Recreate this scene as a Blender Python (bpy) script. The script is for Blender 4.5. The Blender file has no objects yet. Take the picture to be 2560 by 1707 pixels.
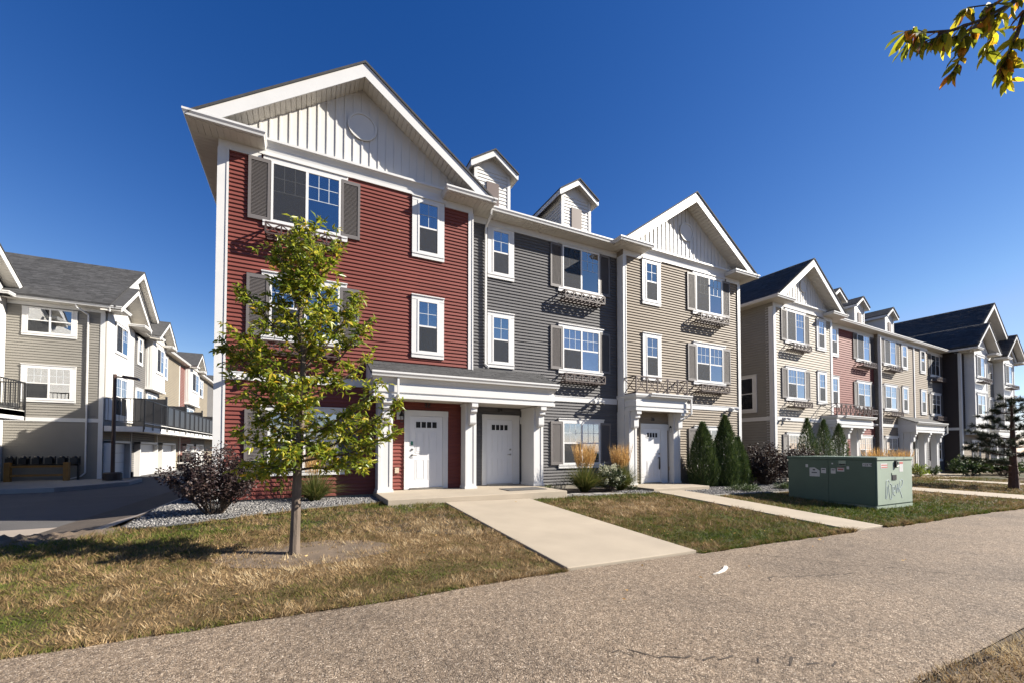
import bpy, bmesh, math, random
import numpy as np
from mathutils import Vector
random.seed(7); RNG = np.random.default_rng(11)
C = bpy.context.scene.collection
SC = bpy.context.scene
# ------------------------------------------------------------------ camera, world, sun, exposure
SUN = Vector((2.0, -1.0, 1.40)).normalized()
EL = math.asin(SUN.z); AZ = math.atan2(SUN.x, SUN.y)
cam = bpy.data.objects.new("camera", bpy.data.cameras.new("camera")); C.objects.link(cam)
CAM = Vector((-2.676, -11.871, 1.0816)); YAW = math.radians(26.483); PITCH = math.radians(1.4355)
FPX = 1046.83
cam.location = CAM
cam.rotation_euler = (math.pi/2 + PITCH, 0, -YAW)
cam.data.sensor_width = 36; cam.data.lens = FPX/2560*36; cam.data.shift_y = 242.59/2560
cam.data.clip_start = 0.05; cam.data.clip_end = 3000
SC.camera = cam
world = bpy.data.worlds.new("World"); SC.world = world; world.use_nodes = True
wn = world.node_tree.nodes; wl = world.node_tree.links
sky = wn.new("ShaderNodeTexSky"); sky.sky_type = 'NISHITA'; sky.sun_disc = False
sky.sun_elevation = EL; sky.sun_rotation = AZ
sky.altitude = 700; sky.air_density = 1.0; sky.dust_density = 0.0; sky.ozone_density = 10.0
wn["Background"].inputs[1].default_value = 0.054
sep = wn.new("ShaderNodeSeparateColor"); cmb = wn.new("ShaderNodeCombineColor"); wl.new(sky.outputs[0], sep.inputs[0])
for ch, (ka, kb, lo, hi) in enumerate(((1.6, -0.20, 0.30, 1.9), (0.28, 0.46, 0.6, 1.25))):   # a deeper, more saturated blue, paler low over the right
    a_ = wn.new("ShaderNodeMath"); a_.operation = 'MULTIPLY_ADD'; a_.inputs[1].default_value = ka; a_.inputs[2].default_value = kb; wl.new(sep.outputs[ch], a_.inputs[0])
    c_ = wn.new("ShaderNodeClamp"); c_.inputs["Min"].default_value = lo; c_.inputs["Max"].default_value = hi; wl.new(a_.outputs[0], c_.inputs[0])
    m_ = wn.new("ShaderNodeMath"); m_.operation = 'MULTIPLY'; wl.new(sep.outputs[ch], m_.inputs[0]); wl.new(c_.outputs[0], m_.inputs[1]); wl.new(m_.outputs[0], cmb.inputs[ch])
wl.new(sep.outputs[2], cmb.inputs[2]); wl.new(cmb.outputs[0], wn["Background"].inputs[0])
sl = bpy.data.lights.new("sun", 'SUN'); sl.energy = 5.0; sl.angle = math.radians(0.53); sl.color = (1.0, 0.93, 0.82)
so = bpy.data.objects.new("sun", sl); C.objects.link(so)
so.rotation_euler = (-SUN).to_track_quat('-Z', 'Y').to_euler(); so.location = (30, -15, 25)
SC.view_settings.view_transform = 'Standard'; SC.view_settings.look = 'None'
SC.view_settings.gamma = 1; SC.view_settings.use_curve_mapping = False
SC.view_settings.exposure = 1.45
# ------------------------------------------------------------------ materials
def nt(name):
    m = bpy.data.materials.new(name); m.use_nodes = True
    n = m.node_tree.nodes; return m, n, m.node_tree.links, n["Principled BSDF"]
KB = 0.70   # the photograph is exposed up: colours stay this much below the brightness they show
def ramp(n, cols, k=KB):
    r = n.new("ShaderNodeValToRGB"); e = r.color_ramp.elements
    while len(e) < len(cols): e.new(0.5)
    for i, (p, c) in enumerate(cols): e[i].position = p; e[i].color = (*[min(1, k*x) for x in c], 1)
    return r
def mat(name, col, rough=0.6, var=0.08, scale=3.0, bump=0.0, bscale=60, spec=0.5, metal=0, isl=0.0, stretch=None):
    m, n, l, b = nt(name)
    b.inputs["Roughness"].default_value = rough; b.inputs["Metallic"].default_value = metal
    b.inputs["Specular IOR Level"].default_value = spec
    tc = n.new("ShaderNodeTexCoord"); src = tc.outputs["Object"]
    if stretch:
        mp = n.new("ShaderNodeMapping"); mp.inputs["Scale"].default_value = stretch; l.new(src, mp.inputs[0]); src = mp.outputs[0]
    tx = n.new("ShaderNodeTexNoise"); tx.inputs["Scale"].default_value = scale; tx.inputs["Detail"].default_value = 6
    l.new(src, tx.inputs[0])
    c = np.array(col); r = ramp(n, [(0.25, tuple(np.clip(c*(1-var), 0, 1))), (0.75, tuple(np.clip(c*(1+var), 0, 1)))])
    l.new(tx.outputs[0], r.inputs[0]); out = r.outputs[0]
    if spec == 0.22:
        oi = n.new("ShaderNodeObjectInfo"); mr = n.new("ShaderNodeMapRange"); mr.inputs[3].default_value = 0.93; mr.inputs[4].default_value = 1.06; l.new(oi.outputs["Random"], mr.inputs[0])
        mx = n.new("ShaderNodeMix"); mx.data_type = 'RGBA'; mx.blend_type = 'MULTIPLY'; mx.inputs[0].default_value = 1; cb = n.new("ShaderNodeCombineColor")
        for k in range(3): l.new(mr.outputs[0], cb.inputs[k])
        l.new(out, mx.inputs[6]); l.new(cb.outputs[0], mx.inputs[7]); out = mx.outputs[2]
    if isl:
        g = n.new("ShaderNodeNewGeometry"); mr = n.new("ShaderNodeMapRange")
        mr.inputs[3].default_value = 1-isl; mr.inputs[4].default_value = 1+isl; l.new(g.outputs["Random Per Island"], mr.inputs[0])
        mx = n.new("ShaderNodeMix"); mx.data_type = 'RGBA'; mx.blend_type = 'MULTIPLY'; mx.inputs[0].default_value = 1
        cb = n.new("ShaderNodeCombineColor")
        for k in range(3): l.new(mr.outputs[0], cb.inputs[k])
        l.new(out, mx.inputs[6]); l.new(cb.outputs[0], mx.inputs[7]); out = mx.outputs[2]
    l.new(out, b.inputs["Base Color"])
    if bump:
        t2 = n.new("ShaderNodeTexNoise"); t2.inputs["Scale"].default_value = bscale; t2.inputs["Detail"].default_value = 5
        l.new(src, t2.inputs[0]); bp = n.new("ShaderNodeBump"); bp.inputs["Strength"].default_value = bump; bp.inputs["Distance"].default_value = 0.01
        l.new(t2.outputs[0], bp.inputs["Height"]); l.new(bp.outputs[0], b.inputs["Normal"])
    return m
def leafmat(name, cols, trans=0.35, rough=0.45):
    m, n, l, b = nt(name)
    g = n.new("ShaderNodeNewGeometry"); r = ramp(n, cols); l.new(g.outputs["Random Per Island"], r.inputs[0])
    l.new(r.outputs[0], b.inputs["Base Color"]); b.inputs["Roughness"].default_value = rough
    tr = n.new("ShaderNodeBsdfTranslucent"); mx = n.new("ShaderNodeMixShader"); mx.inputs[0].default_value = trans
    hs = n.new("ShaderNodeHueSaturation"); hs.inputs["Value"].default_value = 1.5; l.new(r.outputs[0], hs.inputs["Color"]); l.new(hs.outputs[0], tr.inputs[0])
    l.new(b.outputs[0], mx.inputs[1]); l.new(tr.outputs[0], mx.inputs[2]); l.new(mx.outputs[0], n["Material Output"].inputs[0])
    return m
def glassmat(name, tint=(0.9, 0.95, 1), base=0.27, k=2.6):
    m, n, l, b = nt(name); n.remove(b)
    t = n.new("ShaderNodeBsdfTransparent"); t.inputs[0].default_value = (*[0.85*x for x in tint], 1)
    g = n.new("ShaderNodeBsdfGlossy"); g.inputs["Roughness"].default_value = 0.02
    fr = n.new("ShaderNodeFresnel"); fr.inputs[0].default_value = 1.5
    ma = n.new("ShaderNodeMath"); ma.operation = 'MULTIPLY_ADD'; ma.use_clamp = True; ma.inputs[1].default_value = k; ma.inputs[2].default_value = base
    l.new(fr.outputs[0], ma.inputs[0])
    tx = n.new("ShaderNodeTexNoise"); tx.inputs["Scale"].default_value = 1.3; tc = n.new("ShaderNodeTexCoord"); l.new(tc.outputs["Object"], tx.inputs[0])
    bp = n.new("ShaderNodeBump"); bp.inputs["Strength"].default_value = 0.05; bp.inputs["Distance"].default_value = 0.05; l.new(tx.outputs[0], bp.inputs["Height"]); l.new(bp.outputs[0], g.inputs["Normal"])
    mx = n.new("ShaderNodeMixShader"); l.new(ma.outputs[0], mx.inputs[0]); l.new(t.outputs[0], mx.inputs[1]); l.new(g.outputs[0], mx.inputs[2])
    l.new(mx.outputs[0], n["Material Output"].inputs[0]); return m
def screenmat(name):
    m, n, l, b = nt(name); b.inputs["Base Color"].default_value = (0.014, 0.016, 0.02, 1); b.inputs["Roughness"].default_value = 0.8
    t = n.new("ShaderNodeBsdfTransparent"); mx = n.new("ShaderNodeMixShader"); mx.inputs[0].default_value = 0.5
    l.new(t.outputs[0], mx.inputs[1]); l.new(b.outputs[0], mx.inputs[2]); l.new(mx.outputs[0], n["Material Output"].inputs[0]); return m
M = dict(
 red=mat("red_vinyl", (0.215, 0.062, 0.050), 0.65, 0.10, 1.2, 0.15, 90, spec=0.22), gray=mat("grey_vinyl", (0.135, 0.132, 0.136), 0.65, 0.08, 1.2, 0.15, 90, spec=0.22),
 tan=mat("beige_vinyl", (0.285, 0.235, 0.18), 0.65, 0.07, 1.2, 0.15, 90, spec=0.22), cream=mat("cream_vinyl", (0.45, 0.40, 0.33), 0.65, 0.07, 1.2, 0.1, 90, spec=0.22),
 olive=mat("khaki_vinyl", (0.34, 0.285, 0.20), 0.65, 0.07, 1.2, 0.1, 90, spec=0.22), sgray=mat("pale_grey_vinyl", (0.27, 0.255, 0.225), 0.65, 0.07, 1.2, 0.1, 90, spec=0.22),
 brown=mat("dark_brown_panel", (0.035, 0.022, 0.018), 0.6, 0.1, 2), white=mat("white_trim", (0.74, 0.735, 0.72), 0.45, 0.035, 2.5, 0.05, 40),
 soffit=mat("white_soffit", (0.74, 0.70, 0.63), 0.5, 0.06, 2), gable=mat("white_board", (0.76, 0.745, 0.71), 0.55, 0.04, 2),
 vinyl=mat("window_vinyl", (0.82, 0.81, 0.79), 0.35, 0.02, 4), shut=mat("shutter_grey", (0.155, 0.14, 0.135), 0.55, 0.05, 3),
 shutb=mat("shutter_brown", (0.11, 0.07, 0.06), 0.55, 0.05, 3), iron=mat("brown_metal", (0.085, 0.055, 0.047), 0.5, 0.1, 8),
 black=mat("black_metal", (0.012, 0.012, 0.013), 0.45, 0.1, 8), dark=mat("dark_interior", (0.012, 0.013, 0.016), 0.9, 0.1, 2),
 room=mat("dim_room", (0.045, 0.05, 0.062), 0.9, 0.3, 1.5), blind=mat("blind_white", (0.42, 0.42, 0.41), 0.6, 0.03, 4),
 blue=mat("blue_curtain", (0.03, 0.06, 0.18), 0.8, 0.2, 4), door=mat("door_paint", (0.80, 0.80, 0.80), 0.35, 0.02, 2),
 shing=mat("asphalt_shingle", (0.052, 0.052, 0.054), 0.9, 0.3, 5, 0.5, 200, isl=0.35), conc=mat("pale_concrete", (0.42, 0.355, 0.27), 0.85, 0.10, 1.6, 0.25, 180),
 found=mat("foundation_concrete", (0.33, 0.30, 0.25), 0.9, 0.12, 2, 0.3, 50), curb=mat("kerb_concrete", (0.35, 0.33, 0.30), 0.9, 0.1, 2, 0.3, 80),
 asph=mat("alley_asphalt", (0.085, 0.08, 0.078), 0.9, 0.2, 0.8, 0.4, 150), apron=mat("alley_concrete", (0.36, 0.30, 0.245), 0.9, 0.12, 0.7, 0.3, 120),
 steel=mat("satin_nickel", (0.45, 0.43, 0.40), 0.3, 0.05, 4, metal=1), almond=mat("almond_plastic", (0.52, 0.43, 0.33), 0.5, 0.05, 9),
 trgreen=mat("shade_darkened_green", (0.075, 0.13, 0.09), 0.55, 0.10, 1.8, 0.06, 25), trpale=mat("sunlit_pale_green", (0.30, 0.37, 0.29), 0.6, 0.09, 1.6),  # cabinet body darkened for its shaded side, front pale as in sun
 trbase=mat("transformer_base", (0.22, 0.26, 0.20), 0.7, 0.12, 3), paper=mat("sticker_white", (0.62, 0.62, 0.60), 0.5, 0.1, 20), ink=mat("sticker_ink", (0.05, 0.05, 0.055), 0.6, 0.1, 9),
 redink=mat("sticker_red", (0.5, 0.12, 0.1), 0.6, 0.1, 9), spray=mat("spray_paint", (0.55, 0.63, 0.66), 0.6, 0.08, 12),
 wood=mat("yellow_stained_wood", (0.32, 0.15, 0.02), 0.6, 0.2, 6), bark=mat("grey_bark", (0.15, 0.115, 0.088), 0.9, 0.35, 14, 0.8, 40, stretch=(1, 1, 0.25)),
 twig=mat("brown_twig", (0.11, 0.075, 0.05), 0.8, 0.2, 20), pbark=mat("pine_bark", (0.10, 0.05, 0.035), 0.9, 0.3, 12, 0.6, 30),
 dirt=mat("dry_dirt", (0.165, 0.12, 0.082), 0.95, 0.3, 5, 0.9, 70),
 soil=mat("dark_soil", (0.075, 0.055, 0.04), 0.95, 0.3, 4, 0.6, 60), mat_=mat("grey_doormat", (0.10, 0.095, 0.09), 0.95, 0.12, 40, 0.5, 200),
 edge=mat("black_edging", (0.022, 0.022, 0.023), 0.5, 0.1, 8), paver=mat("grey_paver", (0.36, 0.34, 0.31), 0.9, 0.14, 6, 0.5, 60), green=mat("green_tape", (0.03, 0.21, 0.13), 0.5, 0.05, 9),
 sliver=mat("bleached_wood", (0.8, 0.77, 0.7), 0.7, 0.06, 9), lampbase=mat("dark_bollard", (0.03, 0.018, 0.014), 0.6, 0.1, 5), lamppole=mat("rust_brown_pole", (0.06, 0.025, 0.015), 0.5, 0.1, 5),
 gridw=mat("muntin_white", (0.62, 0.66, 0.70), 0.4, 0.02, 9), deckw=mat("deck_fascia_white", (0.78, 0.77, 0.74), 0.5, 0.04, 3), priv=mat("black_privacy_panel", (0.02, 0.02, 0.022), 0.35, 0.1, 3),
 cover=mat("grey_cover", (0.33, 0.33, 0.32), 0.8, 0.25, 5), charcoal=mat("charcoal_box", (0.07, 0.07, 0.07), 0.6, 0.1, 5),
)
M['glass'] = glassmat("window_glass"); M['screen'] = screenmat("insect_screen")
mb_, n_, l_, b_ = nt("lit_bulb"); b_.inputs["Emission Color"].default_value = (1, 0.62, 0.25, 1); b_.inputs["Emission Strength"].default_value = 25; M['bulb'] = mb_
M['leaf'] = leafmat("tree_leaf", [(0.0, (0.11, 0.17, 0.016)), (0.45, (0.24, 0.29, 0.024)), (0.8, (0.40, 0.40, 0.035)), (0.95, (0.55, 0.47, 0.05)), (1.0, (0.65, 0.38, 0.035))], 0.45, 0.36)
M['leafr'] = leafmat("branch_leaf", [(0.0, (0.075, 0.09, 0.010)), (0.55, (0.17, 0.165, 0.018)), (0.8, (0.30, 0.21, 0.02)), (0.93, (0.42, 0.15, 0.01)), (1.0, (0.5, 0.17, 0.02))], 0.5, 0.4)
M['purp'] = leafmat("purple_leaf", [(0.0, (0.020, 0.009, 0.009)), (0.6, (0.040, 0.019, 0.018)), (1.0, (0.075, 0.042, 0.034))], 0.1, 0.6)
M['purp2'] = leafmat("bronze_leaf", [(0.0, (0.016, 0.008, 0.007)), (0.6, (0.038, 0.02, 0.015)), (1.0, (0.10, 0.055, 0.032))], 0.1, 0.65)
M['juni'] = leafmat("juniper_spray", [(0.0, (0.03, 0.06, 0.016)), (0.6, (0.07, 0.115, 0.028)), (1.0, (0.14, 0.18, 0.045))], 0.15, 0.6)
M['pine'] = leafmat("pine_needle", [(0.0, (0.014, 0.030, 0.014)), (0.7, (0.035, 0.058, 0.022)), (0.95, (0.075, 0.085, 0.03)), (1.0, (0.16, 0.10, 0.04))], 0.1, 0.6)
M['blade'] = leafmat("reed_blade", [(0.0, (0.05, 0.08, 0.016)), (0.6, (0.11, 0.13, 0.025)), (0.9, (0.20, 0.175, 0.05)), (1.0, (0.36, 0.26, 0.10))], 0.3, 0.5)
M['plume'] = leafmat("tan_plume", [(0.0, (0.42, 0.23, 0.07)), (0.6, (0.62, 0.37, 0.12)), (1.0, (0.78, 0.54, 0.24))], 0.3, 0.7)
M['hyd'] = leafmat("hydrangea_leaf", [(0.0, (0.03, 0.05, 0.02)), (0.7, (0.07, 0.095, 0.035)), (1.0, (0.14, 0.14, 0.07))], 0.25, 0.5)
M['petal'] = leafmat("hydrangea_petal", [(0.0, (0.42, 0.45, 0.28)), (0.7, (0.62, 0.62, 0.46)), (1.0, (0.72, 0.66, 0.56))], 0.3, 0.6)
M['fresh'] = leafmat("fresh_leaf", [(0.0, (0.09, 0.14, 0.015)), (1.0, (0.25, 0.30, 0.04))], 0.4, 0.5)
M['pebble'] = leafmat("pebble_grey", [(0.0, (0.06, 0.06, 0.065)), (0.5, (0.17, 0.165, 0.16)), (0.85, (0.30, 0.285, 0.27)), (1.0, (0.46, 0.44, 0.42))], 0.0, 0.8)
def dirtcol(n, l, tc, sat=1.0):
    pass
def pathmat():
    m, n, l, b = nt("chip_seal_path"); tc = n.new("ShaderNodeTexCoord")
    v = n.new("ShaderNodeTexVoronoi"); v.inputs["Scale"].default_value = 100; l.new(tc.outputs["Object"], v.inputs[0])
    sp = n.new("ShaderNodeSeparateColor"); l.new(v.outputs["Color"], sp.inputs[0])
    r = ramp(n, [(0.0, (0.10, 0.072, 0.050)), (0.25, (0.22, 0.165, 0.118)), (0.7, (0.33, 0.255, 0.185)), (0.93, (0.48, 0.385, 0.29)), (1.0, (0.70, 0.60, 0.48))]); l.new(sp.outputs[0], r.inputs[0])
    n1 = n.new("ShaderNodeTexNoise"); n1.inputs["Scale"].default_value = 0.55; n1.inputs["Detail"].default_value = 6; n1.inputs["Roughness"].default_value = 0.6; l.new(tc.outputs["Object"], n1.inputs[0])
    r1 = ramp(n, [(0.28, (0.60, 0.59, 0.59)), (0.42, (0.84, 0.83, 0.82)), (0.55, (1.0, 0.98, 0.95))], 1); l.new(n1.outputs[0], r1.inputs[0])
    mx = n.new("ShaderNodeMix"); mx.data_type = 'RGBA'; mx.blend_type = 'MULTIPLY'; mx.inputs[0].default_value = 1
    l.new(r.outputs[0], mx.inputs[6]); l.new(r1.outputs[0], mx.inputs[7])
    n3 = n.new("ShaderNodeTexNoise"); n3.inputs["Scale"].default_value = 14; n3.inputs["Detail"].default_value = 4; l.new(tc.outputs["Object"], n3.inputs[0])
    r3 = ramp(n, [(0.3, (0.72, 0.72, 0.72)), (0.6, (1.0, 1.0, 1.0))], 1); l.new(n3.outputs[0], r3.inputs[0])
    m2 = n.new("ShaderNodeMix"); m2.data_type = 'RGBA'; m2.blend_type = 'MULTIPLY'; m2.inputs[0].default_value = 1; l.new(mx.outputs[2], m2.inputs[6]); l.new(r3.outputs[0], m2.inputs[7])
    l.new(m2.outputs[2], b.inputs["Base Color"]); b.inputs["Roughness"].default_value = 0.85; b.inputs["Specular IOR Level"].default_value = 0.3
    bp = n.new("ShaderNodeBump"); bp.inputs["Strength"].default_value = 0.9; bp.inputs["Distance"].default_value = 0.006; bp.invert = True
    l.new(v.outputs["Distance"], bp.inputs["Height"])
    bp2 = n.new("ShaderNodeBump"); bp2.inputs["Strength"].default_value = 0.5; bp2.inputs["Distance"].default_value = 0.03; l.new(n3.outputs[0], bp2.inputs["Height"]); l.new(bp.outputs[0], bp2.inputs["Normal"]); l.new(bp2.outputs[0], b.inputs["Normal"])
    return m
M['path'] = pathmat()
def grassmat(name, blade):
    m, n, l, b = nt(name); tc = n.new("ShaderNodeTexCoord")
    n1 = n.new("ShaderNodeTexNoise"); n1.inputs["Scale"].default_value = 0.8; n1.inputs["Detail"].default_value = 7; n1.inputs["Roughness"].default_value = 0.72; l.new(tc.outputs["Object"], n1.inputs[0])
    at = n.new("ShaderNodeAttribute"); at.attribute_name = "dry"
    ad = n.new("ShaderNodeMath"); ad.operation = 'ADD'; l.new(n1.outputs[0], ad.inputs[0]); l.new(at.outputs["Fac"], ad.inputs[1])
    if blade:
        g = n.new("ShaderNodeNewGeometry"); ma = n.new("ShaderNodeMath"); ma.operation = 'MULTIPLY_ADD'; ma.inputs[1].default_value = 0.42; l.new(g.outputs["Random Per Island"], ma.inputs[0]); l.new(ad.outputs[0], ma.inputs[2])
        sb = n.new("ShaderNodeMath"); sb.operation = 'SUBTRACT'; sb.inputs[1].default_value = 0.21; l.new(ma.outputs[0], sb.inputs[0]); o = sb.outputs[0]
        r = ramp(n, [(0.12, (0.075, 0.12, 0.014)), (0.34, (0.15, 0.17, 0.028)), (0.46, (0.22, 0.19, 0.06)), (0.58, (0.24, 0.155, 0.075)), (0.74, (0.40, 0.265, 0.13)), (0.92, (0.56, 0.41, 0.22)), (1.0, (0.66, 0.53, 0.33))])
    else:
        o = ad.outputs[0]; r = ramp(n, [(0.25, (0.045, 0.05, 0.014)), (0.5, (0.10, 0.075, 0.032)), (0.75, (0.17, 0.115, 0.06))])
    l.new(o, r.inputs[0]); l.new(r.outputs[0], b.inputs["Base Color"]); b.inputs["Roughness"].default_value = 0.75; b.inputs["Specular IOR Level"].default_value = 0.2
    if blade:
        tr = n.new("ShaderNodeBsdfTranslucent"); l.new(r.outputs[0], tr.inputs[0]); mx = n.new("ShaderNodeMixShader"); mx.inputs[0].default_value = 0.3
        l.new(b.outputs[0], mx.inputs[1]); l.new(tr.outputs[0], mx.inputs[2]); l.new(mx.outputs[0], n["Material Output"].inputs[0])
    return m
M['lawn'] = grassmat("lawn_thatch", False); M['grass'] = grassmat("grass_blade", True)
# ------------------------------------------------------------------ helpers
ORIG = {}
def tag(o, label=None, cat=None, group=None, kind=None):
    if label: o['label'] = label
    if cat: o['category'] = cat
    if group: o['group'] = group
    if kind: o['kind'] = kind
    return o
def thing(name, label, cat, loc=(0, 0, 0), group=None):
    o = bpy.data.objects.new(name, None); o.empty_display_size = 0.2; C.objects.link(o); o.location = loc
    ORIG[o.name] = Vector(loc); return tag(o, label, cat, group)
def root_off(p):
    while p is not None and p.parent is not None: p = p.parent
    return ORIG.get(p.name, Vector((0, 0, 0))) if p is not None else Vector((0, 0, 0))
class Fr:
    """frame on a wall: u along the wall, n outward, z up"""
    def __init__(s, o, ud, nd): s.o = o; s.u = ud; s.n = nd
    def __call__(s, u, n, z):
        return (s.o[0]+u*s.u[0]+n*s.n[0], s.o[1]+u*s.u[1]+n*s.n[1], s.o[2]+z)
W = Fr((0, 0, 0), (1, 0), (0, 1))
FM = Fr((0, 0, 0), (1, 0), (0, -1))
class MB:
    def __init__(s, fr=W): s.v = []; s.f = []; s.m = []; s.fr = fr; s.mi = 0
    def add(s, pts, faces):
        b = len(s.v); s.v += [s.fr(*p) for p in pts]; s.f += [tuple(b+i for i in f) for f in faces]; s.m += [s.mi]*len(faces); return s
    def box(s, u0, u1, n0, n1, z0, z1):
        return s.add([(u0, n0, z0), (u1, n0, z0), (u1, n1, z0), (u0, n1, z0), (u0, n0, z1), (u1, n0, z1), (u1, n1, z1), (u0, n1, z1)],
                     [(0, 3, 2, 1), (4, 5, 6, 7), (0, 1, 5, 4), (1, 2, 6, 5), (2, 3, 7, 6), (3, 0, 4, 7)])
    def ext(s, poly, axis, t0, t1):
        mk = {'n': lambda p, t: (p[0], t, p[1]), 'u': lambda p, t: (t, p[0], p[1]), 'z': lambda p, t: (p[0], p[1], t)}[axis]
        k = len(poly)
        return s.add([mk(p, t0) for p in poly]+[mk(p, t1) for p in poly],
                     [tuple(range(k-1, -1, -1)), tuple(range(k, 2*k))]+[(i, (i+1) % k, k+(i+1) % k, k+i) for i in range(k)])
    def bar(s, a, b, r, seg=4, r2=None, cap=True):
        a = Vector(a); b = Vector(b); d = (b-a); L = d.length
        if L < 1e-6: return s
        d /= L; x = d.cross(Vector((0, 0, 1)) if abs(d.z) < 0.9 else Vector((1, 0, 0))).normalized(); y = d.cross(x); r2 = r if r2 is None else r2
        ph = math.pi/4 if seg == 4 else 0
        P = [tuple(a+(x*math.cos(ph+2*math.pi*i/seg)+y*math.sin(ph+2*math.pi*i/seg))*r) for i in range(seg)]+[tuple(b+(x*math.cos(ph+2*math.pi*i/seg)+y*math.sin(ph+2*math.pi*i/seg))*r2) for i in range(seg)]
        F = [(i, (i+1) % seg, seg+(i+1) % seg, seg+i) for i in range(seg)]
        if cap: F += [tuple(range(seg-1, -1, -1)), tuple(range(seg, 2*seg))]
        return s.add(P, F)
    def tube(s, pts, rad, seg=6):
        for i in range(len(pts)-1):
            ra = rad[i] if hasattr(rad, '__len__') else rad; rb = rad[i+1] if hasattr(rad, '__len__') else rad
            s.bar(pts[i], pts[i+1], ra, seg, rb)
        return s
    def sweep(s, path, prof, sg=-1):
        """path [(u,n)], profile [(d outward, z)]: mitred corners"""
        P = [Vector((p[0], p[1])) for p in path]; k = len(prof); pts = []
        for i, p in enumerate(P):
            ns = []
            if i > 0: d = (P[i]-P[i-1]).normalized(); ns.append(Vector((d.y, -d.x))*sg)
            if i < len(P)-1: d = (P[i+1]-P[i]).normalized(); ns.append(Vector((d.y, -d.x))*sg)
            if len(ns) == 2:
                m = (ns[0]+ns[1]); m = m/(1+ns[0].dot(ns[1])) if ns[0].dot(ns[1]) > -0.99 else ns[0]
            else: m = ns[0]
            pts += [(p.x+m.x*d_, p.y+m.y*d_, z_) for d_, z_ in prof]
        F = []
        for i in range(len(P)-1):
            F += [(i*k+j, i*k+(j+1) % k, (i+1)*k+(j+1) % k, (i+1)*k+j) for j in range(k)]
        F += [tuple(range(k)), tuple((len(P)-1)*k+j for j in range(k))]
        return s.add(pts, F)
    def lathe(s, c, prof, seg=12):
        pts = [(c[0]+r*math.cos(2*math.pi*i/seg), c[1]+r*math.sin(2*math.pi*i/seg), c[2]+z) for r, z in prof for i in range(seg)]
        F = [(j*seg+i, j*seg+(i+1) % seg, (j+1)*seg+(i+1) % seg, (j+1)*seg+i) for j in range(len(prof)-1) for i in range(seg)]
        return s.add(pts, F+[tuple(range(seg)), tuple((len(prof)-1)*seg+i for i in range(seg))])
    def mesh(s, name, off=Vector((0, 0, 0)), norm=True):
        me = bpy.data.meshes.new(name); me.from_pydata([(v[0]-off.x, v[1]-off.y, v[2]-off.z) for v in s.v], [], s.f)
        if any(s.m): me.polygons.foreach_set("material_index", s.m)
        if norm:
            bm = bmesh.new(); bm.from_mesh(me); bmesh.ops.recalc_face_normals(bm, faces=bm.faces); bm.to_mesh(me); bm.free()
        return me
    def build(s, name, m, parent=None, label=None, bevel=0, kind=None, norm=True):
        me = s.mesh(name, root_off(parent), norm)
        for x in (m if isinstance(m, (list, tuple)) else [m]): me.materials.append(M[x] if isinstance(x, str) else x)
        o = bpy.data.objects.new(name, me); C.objects.link(o)
        if parent is not None: o.parent = parent
        if bevel:
            b = o.modifiers.new("bevel", 'BEVEL'); b.width = bevel; b.segments = 2; b.limit_method = 'ANGLE'
        return tag(o, label, kind=kind)
def npmesh(name, V, F, m, parent=None, kind=None, attr=None):
    """V (N,3), F (M,k) numpy"""
    off = root_off(parent); V = np.asarray(V, dtype=np.float32)-np.array(off, dtype=np.float32); F = np.asarray(F, dtype=np.int32)
    me = bpy.data.meshes.new(name); k = F.shape[1]
    me.vertices.add(len(V)); me.vertices.foreach_set("co", V.ravel()); me.loops.add(F.size); me.loops.foreach_set("vertex_index", F.ravel())
    me.polygons.add(len(F)); me.polygons.foreach_set("loop_start", np.arange(0, F.size, k, dtype=np.int32)); me.polygons.foreach_set("loop_total", np.full(len(F), k, dtype=np.int32))
    me.update(calc_edges=True)
    if attr is not None:
        a = me.attributes.new("dry", 'FLOAT', 'POINT'); a.data.foreach_set("value", np.asarray(attr, dtype=np.float32))
    me.materials.append(M[m]); o = bpy.data.objects.new(name, me); C.objects.link(o)
    if parent is not None: o.parent = parent
    return tag(o, kind=kind)
def inst(name, src, parent, delta):
    o = bpy.data.objects.new(name, src.data); C.objects.link(o); o.parent = parent; o.location = delta; return o
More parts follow.
